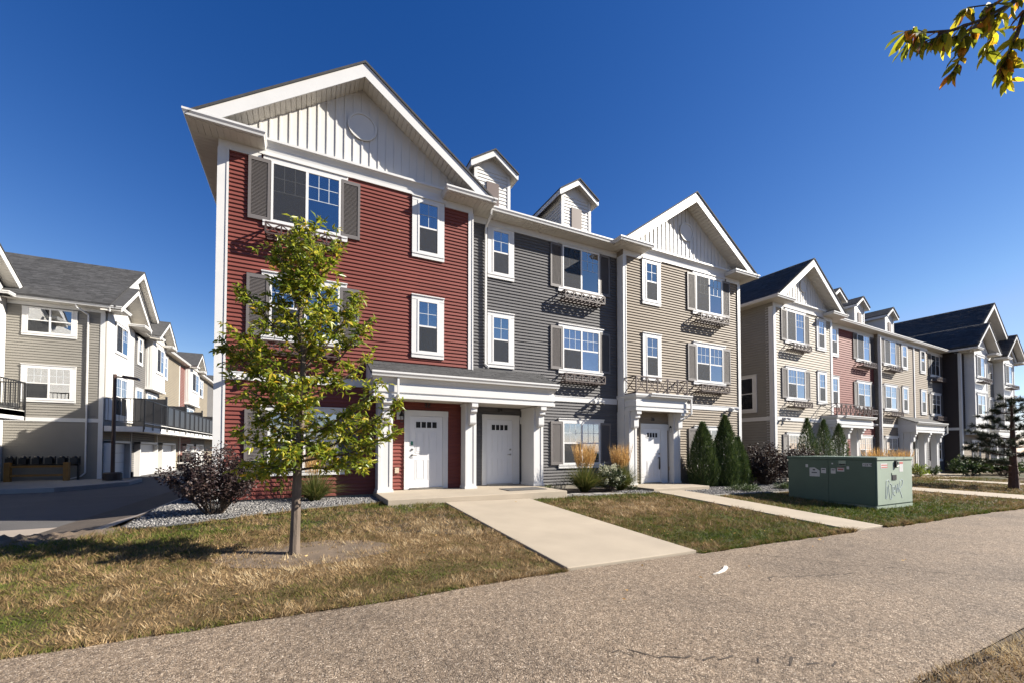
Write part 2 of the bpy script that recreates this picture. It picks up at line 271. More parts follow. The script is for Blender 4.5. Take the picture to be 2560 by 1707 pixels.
# ------------------------------------------------------------------ terrain
def sm(a, b, x): t = np.clip((x-a)/(b-a), 0, 1); return t*t*(3-2*t)
def H(x, y):
    x = np.asarray(x, float); y = np.asarray(y, float)
    zy = np.where(y > -2.2, -0.2, np.where(y > -7.4, -0.2+0.05*(y+2.2), -0.46))
    z = zy-0.0135*np.clip(x, 0, 32)
    w = sm(-4.5, -0.8, y); z = z-0.03*np.clip(-4.6-x, 0, 4.0)*w
    w2 = sm(-5.3, -6.7, x)*sm(-3.3, -2.3, y); z = z*(1-w2)-0.58*w2
    return z
def h(x, y): return float(H(x, y))
def sheet(name, poly, dz, m, kind='structure', parent=None, res=0.5, clipf=None, attrf=None, label=None):
    """terrain-following sheet over a convex-ish polygon (grid clipped with bmesh bisect)"""
    xs = [p[0] for p in poly]; ys = [p[1] for p in poly]
    x0, x1, y0, y1 = min(xs), max(xs), min(ys), max(ys); nx = max(2, int((x1-x0)/res)+1); ny = max(2, int((y1-y0)/res)+1)
    bm = bmesh.new(); g = {}
    for i in range(nx+1):
        for j in range(ny+1): g[i, j] = bm.verts.new((x0+(x1-x0)*i/nx, y0+(y1-y0)*j/ny, 0))
    for i in range(nx):
        for j in range(ny): bm.faces.new((g[i, j], g[i+1, j], g[i+1, j+1], g[i, j+1]))
    k = len(poly); ar = sum(poly[i][0]*poly[(i+1) % k][1]-poly[(i+1) % k][0]*poly[i][1] for i in range(k))
    for i in range(k):
        a = Vector((*poly[i], 0)); b = Vector((*poly[(i+1) % k], 0)); d = b-a
        no = Vector((d.y, -d.x, 0)) if ar > 0 else Vector((-d.y, d.x, 0))
        bmesh.ops.bisect_plane(bm, geom=bm.verts[:]+bm.edges[:]+bm.faces[:], plane_co=a, plane_no=no, clear_outer=True)
    for v in bm.verts: v.co.z = h(v.co.x, v.co.y)+dz
    me = bpy.data.meshes.new(name); bm.to_mesh(me); bm.free(); me.materials.append(M[m])
    if attrf is not None:
        a = me.attributes.new("dry", 'FLOAT', 'POINT'); a.data.foreach_set("value", np.array([attrf(v.co.x, v.co.y) for v in me.vertices], dtype=np.float32))
    o = bpy.data.objects.new(name, me); C.objects.link(o)
    if parent is not None: o.parent = parent
    return tag(o, label, kind=kind)
def slab(name, poly, dz, thick, m, bevel=0.012):
    o = sheet(name, poly, dz, m, res=1.0)
    s = o.modifiers.new("solid", 'SOLIDIFY'); s.thickness = thick; s.offset = -1
    b = o.modifiers.new("bevel", 'BEVEL'); b.width = bevel; b.segments = 2; b.limit_method = 'ANGLE'; b.angle_limit = math.radians(50)
    return o
def dryness(x, y):
    """dry patches where the photograph shows them (around the young tree, middle lawn)"""
    d = 0.0
    d += 0.30*np.exp(-(((x+2.2)/2.6)**2+((y+5.9)/1.3)**2))
    d += 0.20*np.exp(-(((x+0.6)/1.2)**2+((y+4.2)/1.4)**2))
    d += 0.25*np.exp(-(((x-4.8)/1.5)**2+((y+3.9)/1.0)**2))
    d -= 0.20*np.exp(-(((x+4.6)/1.6)**2+((y+3.4)/0.8)**2)) + 0.22*np.exp(-(((y+2.3)/0.5)**2))*(x > -1.5)
    d -= 0.34*np.exp(-(((x-11.8)/4.6)**2+((y+6.3)/1.4)**2))
    d += 0.25*np.exp(-(((x-19)/4.0)**2+((y+3.6)/1.5)**2))
    d += 0.14*np.exp(-(((x+0.5)/4.0)**2+((y+7.2)/0.15)**2)) - 0.26*np.exp(-(((x+1.6)/1.5)**2+((y+6.75)/0.30)**2)) - 0.20*np.exp(-(((x-4.6)/1.8)**2+((y+6.7)/0.5)**2)) - 0.10*np.exp(-(((x+4.6)/1.0)**2+((y+6.6)/0.5)**2))
    d += 0.30*(y < -9)
    return d
LAWNS = []
def lawn(poly): LAWNS.append(poly); return sheet("lawn", poly, 0.004, "lawn", res=0.4, attrf=dryness)
def ground():
    n = 90; t = np.linspace(-1, 1, n); ax = np.sign(t)*(np.abs(t)**2.2)*400
    X, Y = np.meshgrid(ax, ax, indexing='ij'); Z = H(X, Y)-0.06
    V = np.stack([X, Y, Z], -1).reshape(-1, 3); I = np.arange(n*n).reshape(n, n)
    F = np.stack([I[:-1, :-1], I[1:, :-1], I[1:, 1:], I[:-1, 1:]], -1).reshape(-1, 4)
    o = npmesh("ground", V, F, "soil", kind='structure')
ground()
sheet("path", [(-60, -10.95), (0.2, -10.55), (2.3, -10.70), (6, -11.0), (70, -12.2), (70, -7.38), (-60, -7.38)], 0.0, "path", res=1.0)
lawn([(-9.5, -7.38), (0.33, -7.38), (0.33, -2.22), (-1.0, -1.5), (-2.77, -2.02), (-3.9, -2.56), (-4.9, -2.98), (-5.5, -2.7), (-9.5, -3.3)])
lawn([(2.73, -7.38), (7.17, -7.38), (7.3, -1.9), (2.73, -2.22)])
lawn([(8.46, -7.38), (60, -7.38), (60, -3.1), (8.62, -3.05)])
lawn([(19.5, -3.1), (60, -3.1), (60, 1.6), (19.5, 0.0)])
lawn([(0.6, -10.5), (2.3, -10.56), (6, -10.8), (16, -11.2), (16, -14.5), (0.4, -14.5)])
sheet("lawn_bank", [(-60, -3.3), (-9.5, -3.3), (-9.5, -7.38), (-60, -7.38)], 0.004, "lawn", res=1.5, attrf=dryness)
slab("walkway", [(0.36, -7.36), (2.72, -7.36), (2.66, -2.21), (0.36, -2.21)], 0.035, 0.12, "conc")
slab("walkway", [(7.19, -7.36), (8.43, -7.36), (8.75, -1.75), (7.42, -1.75)], 0.035, 0.12, "conc")
slab("walkway", [(18.3, -3.0), (19.9, -2.6), (22.9, -7.36), (20.3, -7.36)], 0.03, 0.1, "conc")
slab("walkway", [(27.6, -1.8), (28.9, -1.6), (34.2, -7.36), (31.3, -7.36)], 0.03, 0.1, "conc")
# alley: asphalt lane, concrete strip along the red house, apron in front
sheet("alley", [(-30, 0.4), (-6.9, 0.4), (-6.9, 60), (-30, 60)], 0.008, "asph", res=1.5)
sheet("alley_strip", [(-6.9, -0.1), (-5.85, -0.1), (-5.6, 60), (-6.9, 60)], 0.014, "apron", res=1.5)
sheet("driveway", [(-40, -3.3), (-9.5, -3.3), (-7.2, -2.95), (-6.3, -2.45), (-5.75, -2.35), (-5.7, -0.1), (-6.9, 0.4), (-40, 0.4)], 0.012, "apron", res=1.0)
def cracks():
    b = MB()
    for x0, y0, x1, y1 in ((3.4, -7.75, 5.6, -10.4), (9.3, -7.9, 11.5, -9.6), (13.0, -7.7, 16.0, -9.3), (2.2, -8.6, 4.0, -9.1), (-0.6, -9.3, 0.8, -10.2)):
        p = None; k = 26
        for i in range(k+1):
            t = i/k; q = (x0+(x1-x0)*t+random.gauss(0, .025), y0+(y1-y0)*t+random.gauss(0, .035)); w = 0.004+0.007*random.random()
            if p and random.random() < 0.9: b.add([(p[0], p[1]-w, h(*p)+0.003), (q[0], q[1]-w, h(*q)+0.003), (q[0], q[1]+w, h(*q)+0.003), (p[0], p[1]+w, h(*p)+0.003)], [(0, 1, 2, 3)])
            p = q
    b.build("path_crack", "soil", kind='structure')
cracks()
sheet("bare_soil", [(-2.6+1.15*math.cos(t*0.6283)*(1+0.12*math.sin(t*5)), -5.36+0.62*math.sin(t*0.6283)) for t in range(10)], 0.008, "dirt", res=0.2)
def bank():
    nx, ny = 60, 16; V = []; F = []
    for i in range(nx):
        for j in range(ny):
            u = i/(nx-1); v = j/(ny-1); x = -8.6+3.4*u; y = -3.35+0.36*u+0.95*(v-0.25)-0.25*math.sin(u*3); e = math.sin(math.pi*u)**0.6*math.sin(math.pi*v)
            V.append((x, y, h(x, y)-0.01+e*(0.10+0.05*math.sin(i*1.7+j*2.3)*math.sin(i*0.6-j*1.1)+0.02*random.random())))
    for i in range(nx-1):
        for j in range(ny-1): F.append((i*ny+j, (i+1)*ny+j, (i+1)*ny+j+1, i*ny+j+1))
    npmesh("dirt_bank", V, F, "dirt", kind='structure')
bank()
# ------------------------------------------------------------------ grass blades
def inpoly(P, x, y):
    r = np.zeros(len(x), bool); k = len(P); j = k-1
    for i in range(k):
        xi, yi = P[i]; xj, yj = P[j]
        c = ((yi > y) != (yj > y)) & (x < (xj-xi)*(y-yi)/(yj-yi+1e-12)+xi); r ^= c; j = i
    return r
def vnoise(x, y, sc):
    """smooth value noise"""
    g = RNG.random((257, 257)); u = (x/sc) % 256; v = (y/sc) % 256; i = u.astype(int); j = v.astype(int); f = u-i; k = v-j; f = f*f*(3-2*f); k = k*k*(3-2*k)
    return (g[i, j]*(1-f)+g[i+1, j]*f)*(1-k)+(g[i, j+1]*(1-f)+g[i+1, j+1]*f)*k
WALKS = [[(18.3, -3.0), (19.9, -2.6), (22.9, -7.36), (20.3, -7.36)], [(27.6, -1.8), (28.9, -1.6), (34.2, -7.36), (31.3, -7.36)], [(11.2, -6.12), (13.29, -6.12), (13.29, -3.78), (11.2, -3.78)]]
def grass():
    Vs = []; As = []
    def put(x, y, dist, extra=0.0, hk=1.0):
        n = len(x); sc = np.clip(dist/6.0, 1, 3.4); c1 = vnoise(x, y, 0.075); c2 = vnoise(x+31, y+7, 0.24); c3 = vnoise(x+11, y+57, 0.03)
        hh = RNG.uniform(0.018, 0.060, n)*np.clip(sc, 1, 1.6)*(0.35+0.8*c1*c2*1.6+0.3*c3)*hk; w = RNG.uniform(0.0026, 0.0054, n)*sc
        a = RNG.uniform(0, 2*np.pi, n); lean = RNG.uniform(0.2, 1.5, n)*hh; b = vnoise(x+3, y+91, 0.2)*9+RNG.normal(scale=0.8, size=n)
        z = H(x, y)+0.003
        Vs.append(np.stack([np.stack([x-np.cos(a)*w, y-np.sin(a)*w, z], -1), np.stack([x+np.cos(a)*w, y+np.sin(a)*w, z], -1), np.stack([x+np.cos(b)*lean, y+np.sin(b)*lean, z+hh], -1)], 1).reshape(-1, 3))
        As.append(np.repeat(dryness(x, y)+(c1-0.5)*0.30+(c2-0.5)*0.32+(c3-0.5)*0.2+extra, 3))
    for P in LAWNS:
        xs = [p[0] for p in P]; ys = [p[1] for p in P]; x0, x1, y0, y1 = min(xs), min(max(xs), 34), min(ys), max(ys)
        n = int((x1-x0)*(y1-y0)*4000); x = RNG.uniform(x0, x1, n); y = RNG.uniform(y0, y1, n); dist = np.hypot(x-CAM.x, y-CAM.y)
        keep = inpoly(P, x, y) & (RNG.random(n) < np.clip((6.5/dist)**1.8, 0.05, 1))
        for q in WALKS: keep &= ~inpoly(q, x, y)
        bare = np.exp(-(((x+2.55)/0.95)**2+((y+5.35)/0.50)**2)); keep &= RNG.random(n) > bare*1.25*(0.5+vnoise(x, y, 0.12))
        keep &= RNG.random(n) < 0.55+0.75*vnoise(x+77, y, 0.16)
        put(x[keep], y[keep], dist[keep])
    n = 26000; x = RNG.uniform(-9, 22, n); edge = -7.40+0.05*(vnoise(x, x*0, 0.35)-0.5)+0.10*(vnoise(x+9, x*0, 1.3)-0.5); y = edge+np.abs(RNG.normal(scale=0.05, size=n))-0.03
    ok = ~((x > 0.34) & (x < 2.74)) & ~((x > 7.17) & (x < 8.47)) & ~((x > 20.2) & (x < 23)); x = x[ok]; y = y[ok]; put(x, y, np.hypot(x-CAM.x, y-CAM.y), 0.02, 1.2)
    V = np.concatenate(Vs); A = np.concatenate(As)
    o = npmesh("grass", V, np.arange(len(V)).reshape(-1, 3), "grass", kind='stuff', attr=A)
    tag(o, "short autumn lawn grass, green at its edges and scorched straw brown in patches")
grass()
def pebbles(name, polys, n, r0, r1, label):
    base = np.array([(1, 0, 0), (-1, 0, 0), (0, 1, 0), (0, -1, 0), (0, 0, .7), (0, 0, -.7)], float)
    F0 = np.array([(0, 2, 4), (2, 1, 4), (1, 3, 4), (3, 0, 4), (2, 0, 5), (1, 2, 5), (3, 1, 5), (0, 3, 5)])
    Vs = []
    for P, k in zip(polys, n):
        xs = [p[0] for p in P]; ys = [p[1] for p in P]; x = RNG.uniform(min(xs), max(xs), k); y = RNG.uniform(min(ys), max(ys), k)
        q = inpoly(P, x, y); x = x[q]; y = y[q]; m = len(x)
        R = np.linalg.qr(RNG.normal(size=(m, 3, 3)))[0]; S = RNG.uniform(r0, r1, (m, 1, 1))*RNG.uniform(0.6, 1.2, (m, 6, 1))
        v = np.einsum('mij,kj->mki', R, base)*S; v[:, :, 0] += x[:, None]; v[:, :, 1] += y[:, None]; v[:, :, 2] += (H(x, y)+RNG.uniform(0.0, 0.02, m)+0.012)[:, None]
        Vs.append(v.reshape(-1, 3))
    V = np.concatenate(Vs); m = len(V)//6
    F = (F0[None]+6*np.arange(m)[:, None, None]).reshape(-1, 3)
    return tag(npmesh(name, V, F, "pebble", kind='stuff'), label)
BEDL = [(-5.35, -2.75), (-4.9, -2.94), (-3.9, -2.52), (-2.77, -1.98), (-1.0, -1.46), (-0.95, -0.02), (-4.58, -0.02), (-5.55, -0.02)]
BEDS = [(-5.62, -0.05), (-4.58, -0.05), (-4.58, 9.0), (-5.55, 9.0)]
BEDM = [(3.9, -1.6), (5.3, -1.76), (7.4, -2.0), (7.55, -0.1), (7.75, 0.33), (3.9, 0.33)]
BEDR = [(8.7, -2.95), (19.4, -3.05), (19.5, -0.05), (10.2, -0.05), (10.2, -1.8), (8.75, -1.85)]
for nm, P in (("gravel_bed", BEDL), ("gravel_bed", BEDS), ("mulch_bed", BEDM), ("gravel_bed", BEDR)): sheet(nm, P, 0.002, "soil", res=0.5)
pebbles("gravel", [BEDL, BEDS, [(6.3, -1.9), (7.5, -2.0), (7.5, -1.2), (6.2, -1.2)], BEDR], [17000, 9000, 900, 22000], 0.014, 0.032, "grey river gravel in the planting beds along the townhouses")
# ------------------------------------------------------------------ house pieces
EXPO = 0.1016
BPROF = [(-0.012, 0.0), (0.0165, 0.0), (0.016, 0.010), (0.003, 0.058), (-0.007, 0.070), (-0.009, EXPO), (-0.012, EXPO)]
def siding(FR, par, u0, u1, z0, z1, m, single, n0=0.0, name="siding_board"):
    """lap siding: each course its own part (single) or one joined part"""
    if single:
        k = 0; z = z0; src = None
        while z < z1-0.02:
            hgt = min(EXPO, z1-z)
            if src is None or hgt < EXPO-1e-4:
                b = MB(FR).ext([(n0+a, z+min(c, hgt)) for a, c in BPROF], 'u', u0, u1); o = b.build(name, m, par); zs = z
                if src is None: src = o
            else:
                o = inst(name, src, par, (0, 0, z-z0))
            z += EXPO
    else:
        b = MB(FR); z = z0; X2 = 0.13
        while z < z1-0.02:
            hgt = min(X2, z1-z); b.add([(u, n0+a, z+min(c, hgt)) for u in (u0, u1) for a, c in ((-.01, 0), (0.0165, 0), (0.000, 0.08), (-0.010, X2))],
                [(0, 1, 5, 4), (1, 2, 6, 5), (2, 3, 7, 6), (0, 3, 2, 1), (4, 5, 6, 7)]); z += X2
        b.build("siding", m, par, kind='stuff')
def window(FR, par, kind, u0, u1, z0, z1, n0=0.0, casing=0.0, head=0.14, sill=0.13, ext=0.0, blind=0.0, curtain=False, grid=True, scr=True, label=None):
    """u0..z1 is the vinyl frame; casing boards and head/sill boards lie outside it"""
    f = 0.05; b = MB(FR); N = n0+0.018; F0, F1 = n0+0.016, n0+0.062; uc = (u0+u1)/2
    for bx in ((u0, u1, z0, z0+f), (u0, u1, z1-f, z1), (u0, u0+f, z0+f, z1-f), (u1-f, u1, z0+f, z1-f)): b.box(bx[0], bx[1], F0, F1, bx[2], bx[3])
    panes = []; zm = z0+(z1-z0)*0.50
    if kind == 'single':
        b.box(u0+f, u1-f, F0, F1-0.012, zm-0.025, zm+0.025); panes = [(u0+f, u1-f, zm+0.025, z1-f, 2, 2, 1), (u0+f, u1-f, z0+f, zm-0.025, 0, 0, 0)]
    else:
        b.box(uc-0.032, uc+0.032, F0, F1-0.002, z0+f, z1-f)
        for a, c in ((u0+f, uc-0.032), (uc+0.032, u1-f)):
            if kind == 'double':
                b.box(a, c, F0, F1-0.012, zm-0.025, zm+0.025); panes += [(a, c, zm+0.025, z1-f, 3, 2, 1), (a, c, z0+f, zm-0.025, 0, 0, 0)]
            else: panes += [(a, c, z0+f, z1-f, 3, 2, 2)]
    w = b.build("window", "vinyl", par, label=label)
    MB(FR).box(u0+0.01, u1-0.01, n0+0.017, n0+0.019, z0+0.01, z1-0.01).build("interior", "room", w)
    for i, (a, c, p, q, gx, gy, top) in enumerate(panes):
        MB(FR).box(a-0.004, c+0.004, n0+0.040, n0+0.043, p-0.004, q+0.004).build("pane", "glass", w)
        if grid and gx:
            g = MB(FR); zt = q; zb = p if top == 1 else p+(q-p)*0.52
            for k in range(1, gx): uu = a+(c-a)*k/gx; g.box(uu-0.0075, uu+0.0075, n0+0.0445, n0+0.049, zb, zt)
            for k in range(0 if top == 2 else 1, gy): zz = zb+(zt-zb)*k/gy; g.box(a, c, n0+0.0447, n0+0.0485, zz-0.0075, zz+0.0075)
            g.build("muntin", "gridw", w)
        if scr and ((kind == 'single' and not top) or (kind == 'double' and not top and a == u0+f) or (kind == 'slider' and i == 0)):
            MB(FR).box(a-0.004, c+0.004, n0+0.051, n0+0.053, p-0.004, q+0.004).build("insect_screen", "screen", w)
    if blind > 0:
        s = MB(FR); zt = z1-f-0.01; zb = z1-f-(z1-z0-2*f)*blind; z = zb
        while z < zt: s.box(u0+f, u1-f, n0+0.022, n0+0.034, z, z+0.012); z += 0.038
        s.box(u0+f, u1-f, n0+0.0205, n0+0.0215, zb, zt); s.build("blind", "blind", w)
    if curtain:
        s = MB(FR); k = 13
        for i in range(k):
            a = uc+0.04+(u1-f-uc-0.05)*i/k; s.box(a, a+(u1-f-uc-0.05)/k*0.8, n0+0.022+0.008*(i % 2), n0+0.034, z0+f, z0+(z1-z0)*0.52)
        s.build("curtain", "blue", w)
    if casing:
        for a, c in ((u0-casing, u0), (u1, u1+casing)): MB(FR).box(a, c, n0+0.012, n0+0.050, z0, z1).build("side_casing", "white", w)
    ex = casing if casing else ext
    if head: MB(FR).box(u0-ex, u1+ex, n0+0.012, n0+0.056, z1+0.001, z1+head*0.78).box(u0-ex-0.012, u1+ex+0.012, n0+0.012, n0+0.085, z1+head*0.78, z1+head).build("head_board", "white", w)
    if sill: MB(FR).box(u0-ex, u1+ex, n0+0.012, n0+0.070, z0-sill*0.35, z0-0.001).box(u0-ex, u1+ex, n0+0.012, n0+0.054, z0-sill, z0-sill*0.35).build("sill", "white", w)
    return w
def shutter(FR, par, u0, u1, z0, z1, n0=0.0, m="shut"):
    b = MB(FR); a = 0.06; n = n0+0.014
    for bx in ((u0, u0+a, z0, z1), (u1-a, u1, z0, z1), (u0+a, u1-a, z0, z0+0.09), (u0+a, u1-a, z1-0.09, z1)): b.box(bx[0], bx[1], n, n+0.042, bx[2], bx[3])
    s = b.build("shutter", m, par); l = MB(FR); z = z0+0.092; l.box(u0+a, u1-a, n+0.002, n+0.008, z0+0.09, z1-0.09)
    while z < z1-0.10:
        l.add([(u, x, y) for u in (u0+a, u1-a) for x, y in ((n+0.008, z+0.028), (n+0.034, z), (n+0.034, z+0.007), (n+0.008, z+0.034))], [(0, 1, 5, 4), (1, 2, 6, 5), (2, 3, 7, 6)]); z += 0.034
    l.build("louvre", m, s)
def lattice(FR, par, u0, u1, n0, n1, z0, z1, k, m="iron", t=0.024, bottom=True, name="window_box"):
    """X braced metal flower box or rail: k panels on the front, one on each end"""
    b = MB(FR); tt = 0.016
    for zz in (z0, z1):
        b.bar((u0, n1, zz), (u1, n1, zz), t); b.bar((u0, n0, zz), (u0, n1, zz), t); b.bar((u1, n0, zz), (u1, n1, zz), t)
    for i in range(k+1): u = u0+(u1-u0)*i/k; b.bar((u, n1, z0), (u, n1, z1), t)
    for i in range(k):
        a = u0+(u1-u0)*i/k; c = u0+(u1-u0)*(i+1)/k; b.bar((a, n1, z0), (c, n1, z1), tt); b.bar((a, n1, z1), (c, n1, z0), tt)
    for u in (u0, u1):
        b.bar((u, n0, z0), (u, n1, z1), tt); b.bar((u, n0, z1), (u, n1, z0), tt)
    if bottom:
        b.bar((u0, n0, z0), (u1, n0, z0), t)
        for i in range(1, 3): n = n0+(n1-n0)*i/3; b.bar((u0, n, z0), (u1, n, z0), t*0.9)
        for i in range(1, 2*k): u = u0+(u1-u0)*i/(2*k); b.bar((u, n0, z0), (u, n1, z0), t*0.8)
    return b.build(name, m, par)
GUT = [(0, 0.0), (0.085, 0.0), (0.095, 0.04), (0.125, 0.085), (0.125, 0.13), (0.110, 0.13), (0.108, 0.10), (0, 0.10)]
def gutter(FR, par, path, z, sg=-1): return MB(FR).sweep(path, [(d, z+q) for d, q in GUT], sg).build("gutter", "white", par)
def soffit(FR, par, u0, u1, n0, n1, z, along='n', step=0.13):
    b = MB(FR)
    if along == 'n':
        k = max(1, int((u1-u0)/step)); w = (u1-u0)/k
        for i in range(k): b.box(u0+i*w+0.004, u0+(i+1)*w-0.004, n0, n1, z, z+0.02)
    else:
        k = max(1, int((n1-n0)/step)); w = (n1-n0)/k
        for i in range(k): b.box(u0, u1, n0+i*w+0.004, n0+(i+1)*w-0.004, z, z+0.02)
    b.box(u0, u1, n0, n1, z+0.012, z+0.03)
    b.build("soffit", "soffit", par, kind='stuff')
def vband(uL, uR, zL, zc, hh):
    uc = (uL+uR)/2; return [(uL, zL), (uc, zc), (uR, zL), (uR, zL-hh), (uc, zc-hh), (uL, zL-hh)]
def gable_roof(FR, par, uL, uR, zL, zc, nf, nb, hh=0.36, nwall=0.0, courses=False, soff=True, clip=False):
    """front gable: roof slabs, rake fascia, sloping soffit planks"""
    uc = (uL+uR)/2; b = MB(FR); nfr = nf+0.035
    if not courses: b.ext(vband(uL-0.05, uR+0.05, zL+0.035-0.05*(zc-zL)/(uc-uL), zc+0.05, 0.06), 'n', nb, nfr)
    else:
        k = int(math.hypot(uc-uL, zc-zL)/0.145)
        for sd in (0, 1):
            for i in range(k):
                t0 = i/k; t1 = (i+1)/k+0.004; a = uL-0.05 if not sd else uR+0.05
                ua = a+(uc-a)*t0; ub = a+(uc-a)*min(t1, 1); za = zL+(zc-zL)*t0+0.05; zb = zL+(zc-zL)*min(t1, 1)+0.05
                n = nb; j = 0; w = 0.33
                off = random.random()*w; cuts = [nb]+[nb+off+w*q for q in range(int((nfr-nb-off)/w)+1)]+[nfr]
                for q in range(len(cuts)-1):
                    if cuts[q+1]-cuts[q] > 0.03:
                        d = 0.014+0.010*random.random(); dy = random.uniform(-0.004, 0.004)
                        b.add([(ua, cuts[q], za+d+dy), (ua, cuts[q+1]-0.006, za+d+dy), (ub, cuts[q+1]-0.006, zb+0.003), (ub, cuts[q], zb+0.003), (ua, cuts[q], za-0.03), (ua, cuts[q+1]-0.006, za-0.03)], [(0, 1, 2, 3), (0, 4, 5, 1)])
        b.ext(vband(uL-0.05, uR+0.05, zL+0.045-0.05*(zc-zL)/(uc-uL), zc+0.045, 0.05), 'n', nb, nfr)
    b.build("roof", "shing", par, norm=not courses, kind='stuff' if courses else None)
    for sgn in (0, 1):
        a = uL if not sgn else uR
        zb = zL-0.03 if clip else zL-hh; ue = a+(uc-a)*(zb-(zL-hh))/(zc-zL)
        MB(FR).ext([(a, zL), (uc, zc), (uc, zc-hh), (ue, zb), (a, zb)], 'n', nf-0.03, nf).build("rake_board", "white", par)
    if soff:
        s = MB(FR); k = max(2, int(math.hypot(uc-uL, zc-zL)/0.14))
        for sgn in (0, 1):
            a = uL if not sgn else uR
            for i in range(k):
                t0 = i/k+0.002; t1 = (i+1)/k-0.002
                if clip and zL+(zc-zL)*t0-hh+0.05 < 8.50: continue
                p = [(a+(uc-a)*t, zL+(zc-zL)*t-hh+0.05) for t in (t0, t1)]
                s.ext([p[0], p[1], (p[1][0], p[1][1]+0.02), (p[0][0], p[0][1]+0.02)], 'n', nwall-0.02, nf-0.03)
        d_ = 0.4 if clip else 0.05; s.ext(vband(uL+d_, uR-d_, zL-hh+0.09+d_*(zc-zL)/(uc-uL), zc-hh+0.09, 0.02), 'n', nwall-0.05, nf-0.03)
        s.build("soffit", "soffit", par, kind='stuff')
def battens(FR, par, u0, u1, z0, zf, step, n0=0.0, single=True, w=0.05, t=0.028, m="gable"):
    k = int(round((u1-u0)/step)); s = (u1-u0)/k; b = MB(FR)
    for i in range(k+1):
        u = u0+s*i; z1 = zf(u)
        if z1-z0 < 0.08: continue
        x = b if not single else MB(FR)
        x.ext([(u-w/2, z0), (u+w/2, z0), (u+w/2, zf(u+w/2)), (u-w/2, zf(u-w/2))], 'n', n0+0.002, n0+t)
        if single: x.build("batten", m, par)
    if not single and b.v: b.build("batten", m, par, kind='stuff')
def medallion(FR, par, u, z, r, n0):
    k = 32
    def ring(r0, r1, t0, t1, nm):
        b = MB(FR); P = []
        for j in range(k):
            c, s = math.cos(2*math.pi*j/k), math.sin(2*math.pi*j/k)
            P += [(u+r0*c, n0+t0, z+r0*s), (u+r0*c, n0+t1, z+r0*s), (u+r1*c, n0+t1, z+r1*s), (u+r1*c, n0+t0, z+r1*s)]
        F = [(4*j+a, 4*j+(a+1) % 4, 4*((j+1) % k)+(a+1) % 4, 4*((j+1) % k)+a) for j in range(k) for a in range(4)]
        b.add(P, F); return b
    b = ring(r*0.86, r, 0.028, 0.06, ""); b.ext([(u+r*0.87*math.cos(2*math.pi*j/k), z+r*0.87*math.sin(2*math.pi*j/k)) for j in range(k)], 'n', n0+0.028, n0+0.036)
    b.build("medallion", "gable", par)
CROWN = [(0.0, 0.0), (0.040, 0.0), (0.040, 0.085), (0.022, 0.095), (0.045, 0.20), (0.10, 0.28), (0.15, 0.31), (0.15, 0.37), (0.0, 0.40)]
def gable_front(FR, par, uL, uR, wL, wR, mt, single, zg=8.46, zc=11.19, depth=-9.0, gl=None, hh=0.36, retw=1.35, step=0.217, med=0.38, courses=False, lback=None, rback=None, zoff=0.0):
    """gable over a wall wL..wR: roof, board and batten triangle, crown, eave returns"""
    nf = 0.55; zL = 8.575; slope = (zc-zL)/((uR-uL)/2)
    gable_roof(FR, par, uL, uR, zL, zc, nf, depth, hh, courses=courses, clip=True)
    uc = (uL+uR)/2; zf = lambda u: zc-slope*abs(u-uc)-hh+0.05
    z0 = 8.74; du = (zc-hh+0.05-z0)/slope
    MB(FR).ext([(wL+0.02, 8.51), (wR-0.02, 8.51), (wR-0.02, z0), (min(uc+du, wR-.02), z0), (uc, zc-hh+0.06), (max(uc-du, wL+.02), z0), (wL+0.02, z0)], 'n', depth+0.3, 0.0).build("gable_wall", "gable", par)
    battens(FR, par, uc-math.floor(du/step)*step, uc+math.floor(du/step)*step, z0, zf, step, 0.0, single, 0.042, 0.022)
    medallion(FR, par, uc, z0+(zc-hh-z0)*0.53, med, 0.0)
    rl = wL-0.47; rr = wR+0.54-0.07
    MB(FR).sweep([(rl+retw-0.05, 0.0), (rr-retw+0.05, 0.0)], [(d, 8.36+q) for d, q in CROWN], -1).build("frieze", "white", par)
    lb = depth if lback is None else lback; rb = depth if rback is None else rback
    gutter(FR, par, [(rl, lb), (rl, 0.46), (rl+retw, 0.46), (rl+retw, 0.03)], zg)
    gutter(FR, par, [(rr-retw, 0.03), (rr-retw, 0.46), (rr, 0.46), (rr, rb)], zg)
    for a, c, side in ((rl, rl+retw, 0), (rr-retw, rr, 1)):
        soffit(FR, par, a-0.04, c+0.04, 0.0, 0.46, 8.455, 'n')
        MB(FR).ext([(0.0, 8.74), (0.50, 8.585), (0.50, 8.56), (0.0, 8.60)], 'u', a+0.02, c-0.02).build("eave_cap", "shing", par)
        MB(FR).box(max(a, wL), min(c, wR), 0.0, 0.03, 8.25, 8.455).build("frieze", "white", par)
    if lb < -1: soffit(FR, par, rl-0.04, wL, lb, 0.0, 8.455, 'u')
    if rb < -1: soffit(FR, par, wR, rr+0.04, rb, 0.0, 8.455, 'u')
def corner(FR, par, u0, u1, z0, z1, n=0.028, wrap=0.0):
    MB(FR).box(u0, u1, -wrap if wrap else 0.0, n, z0, z1).build("corner_board", "white", par)
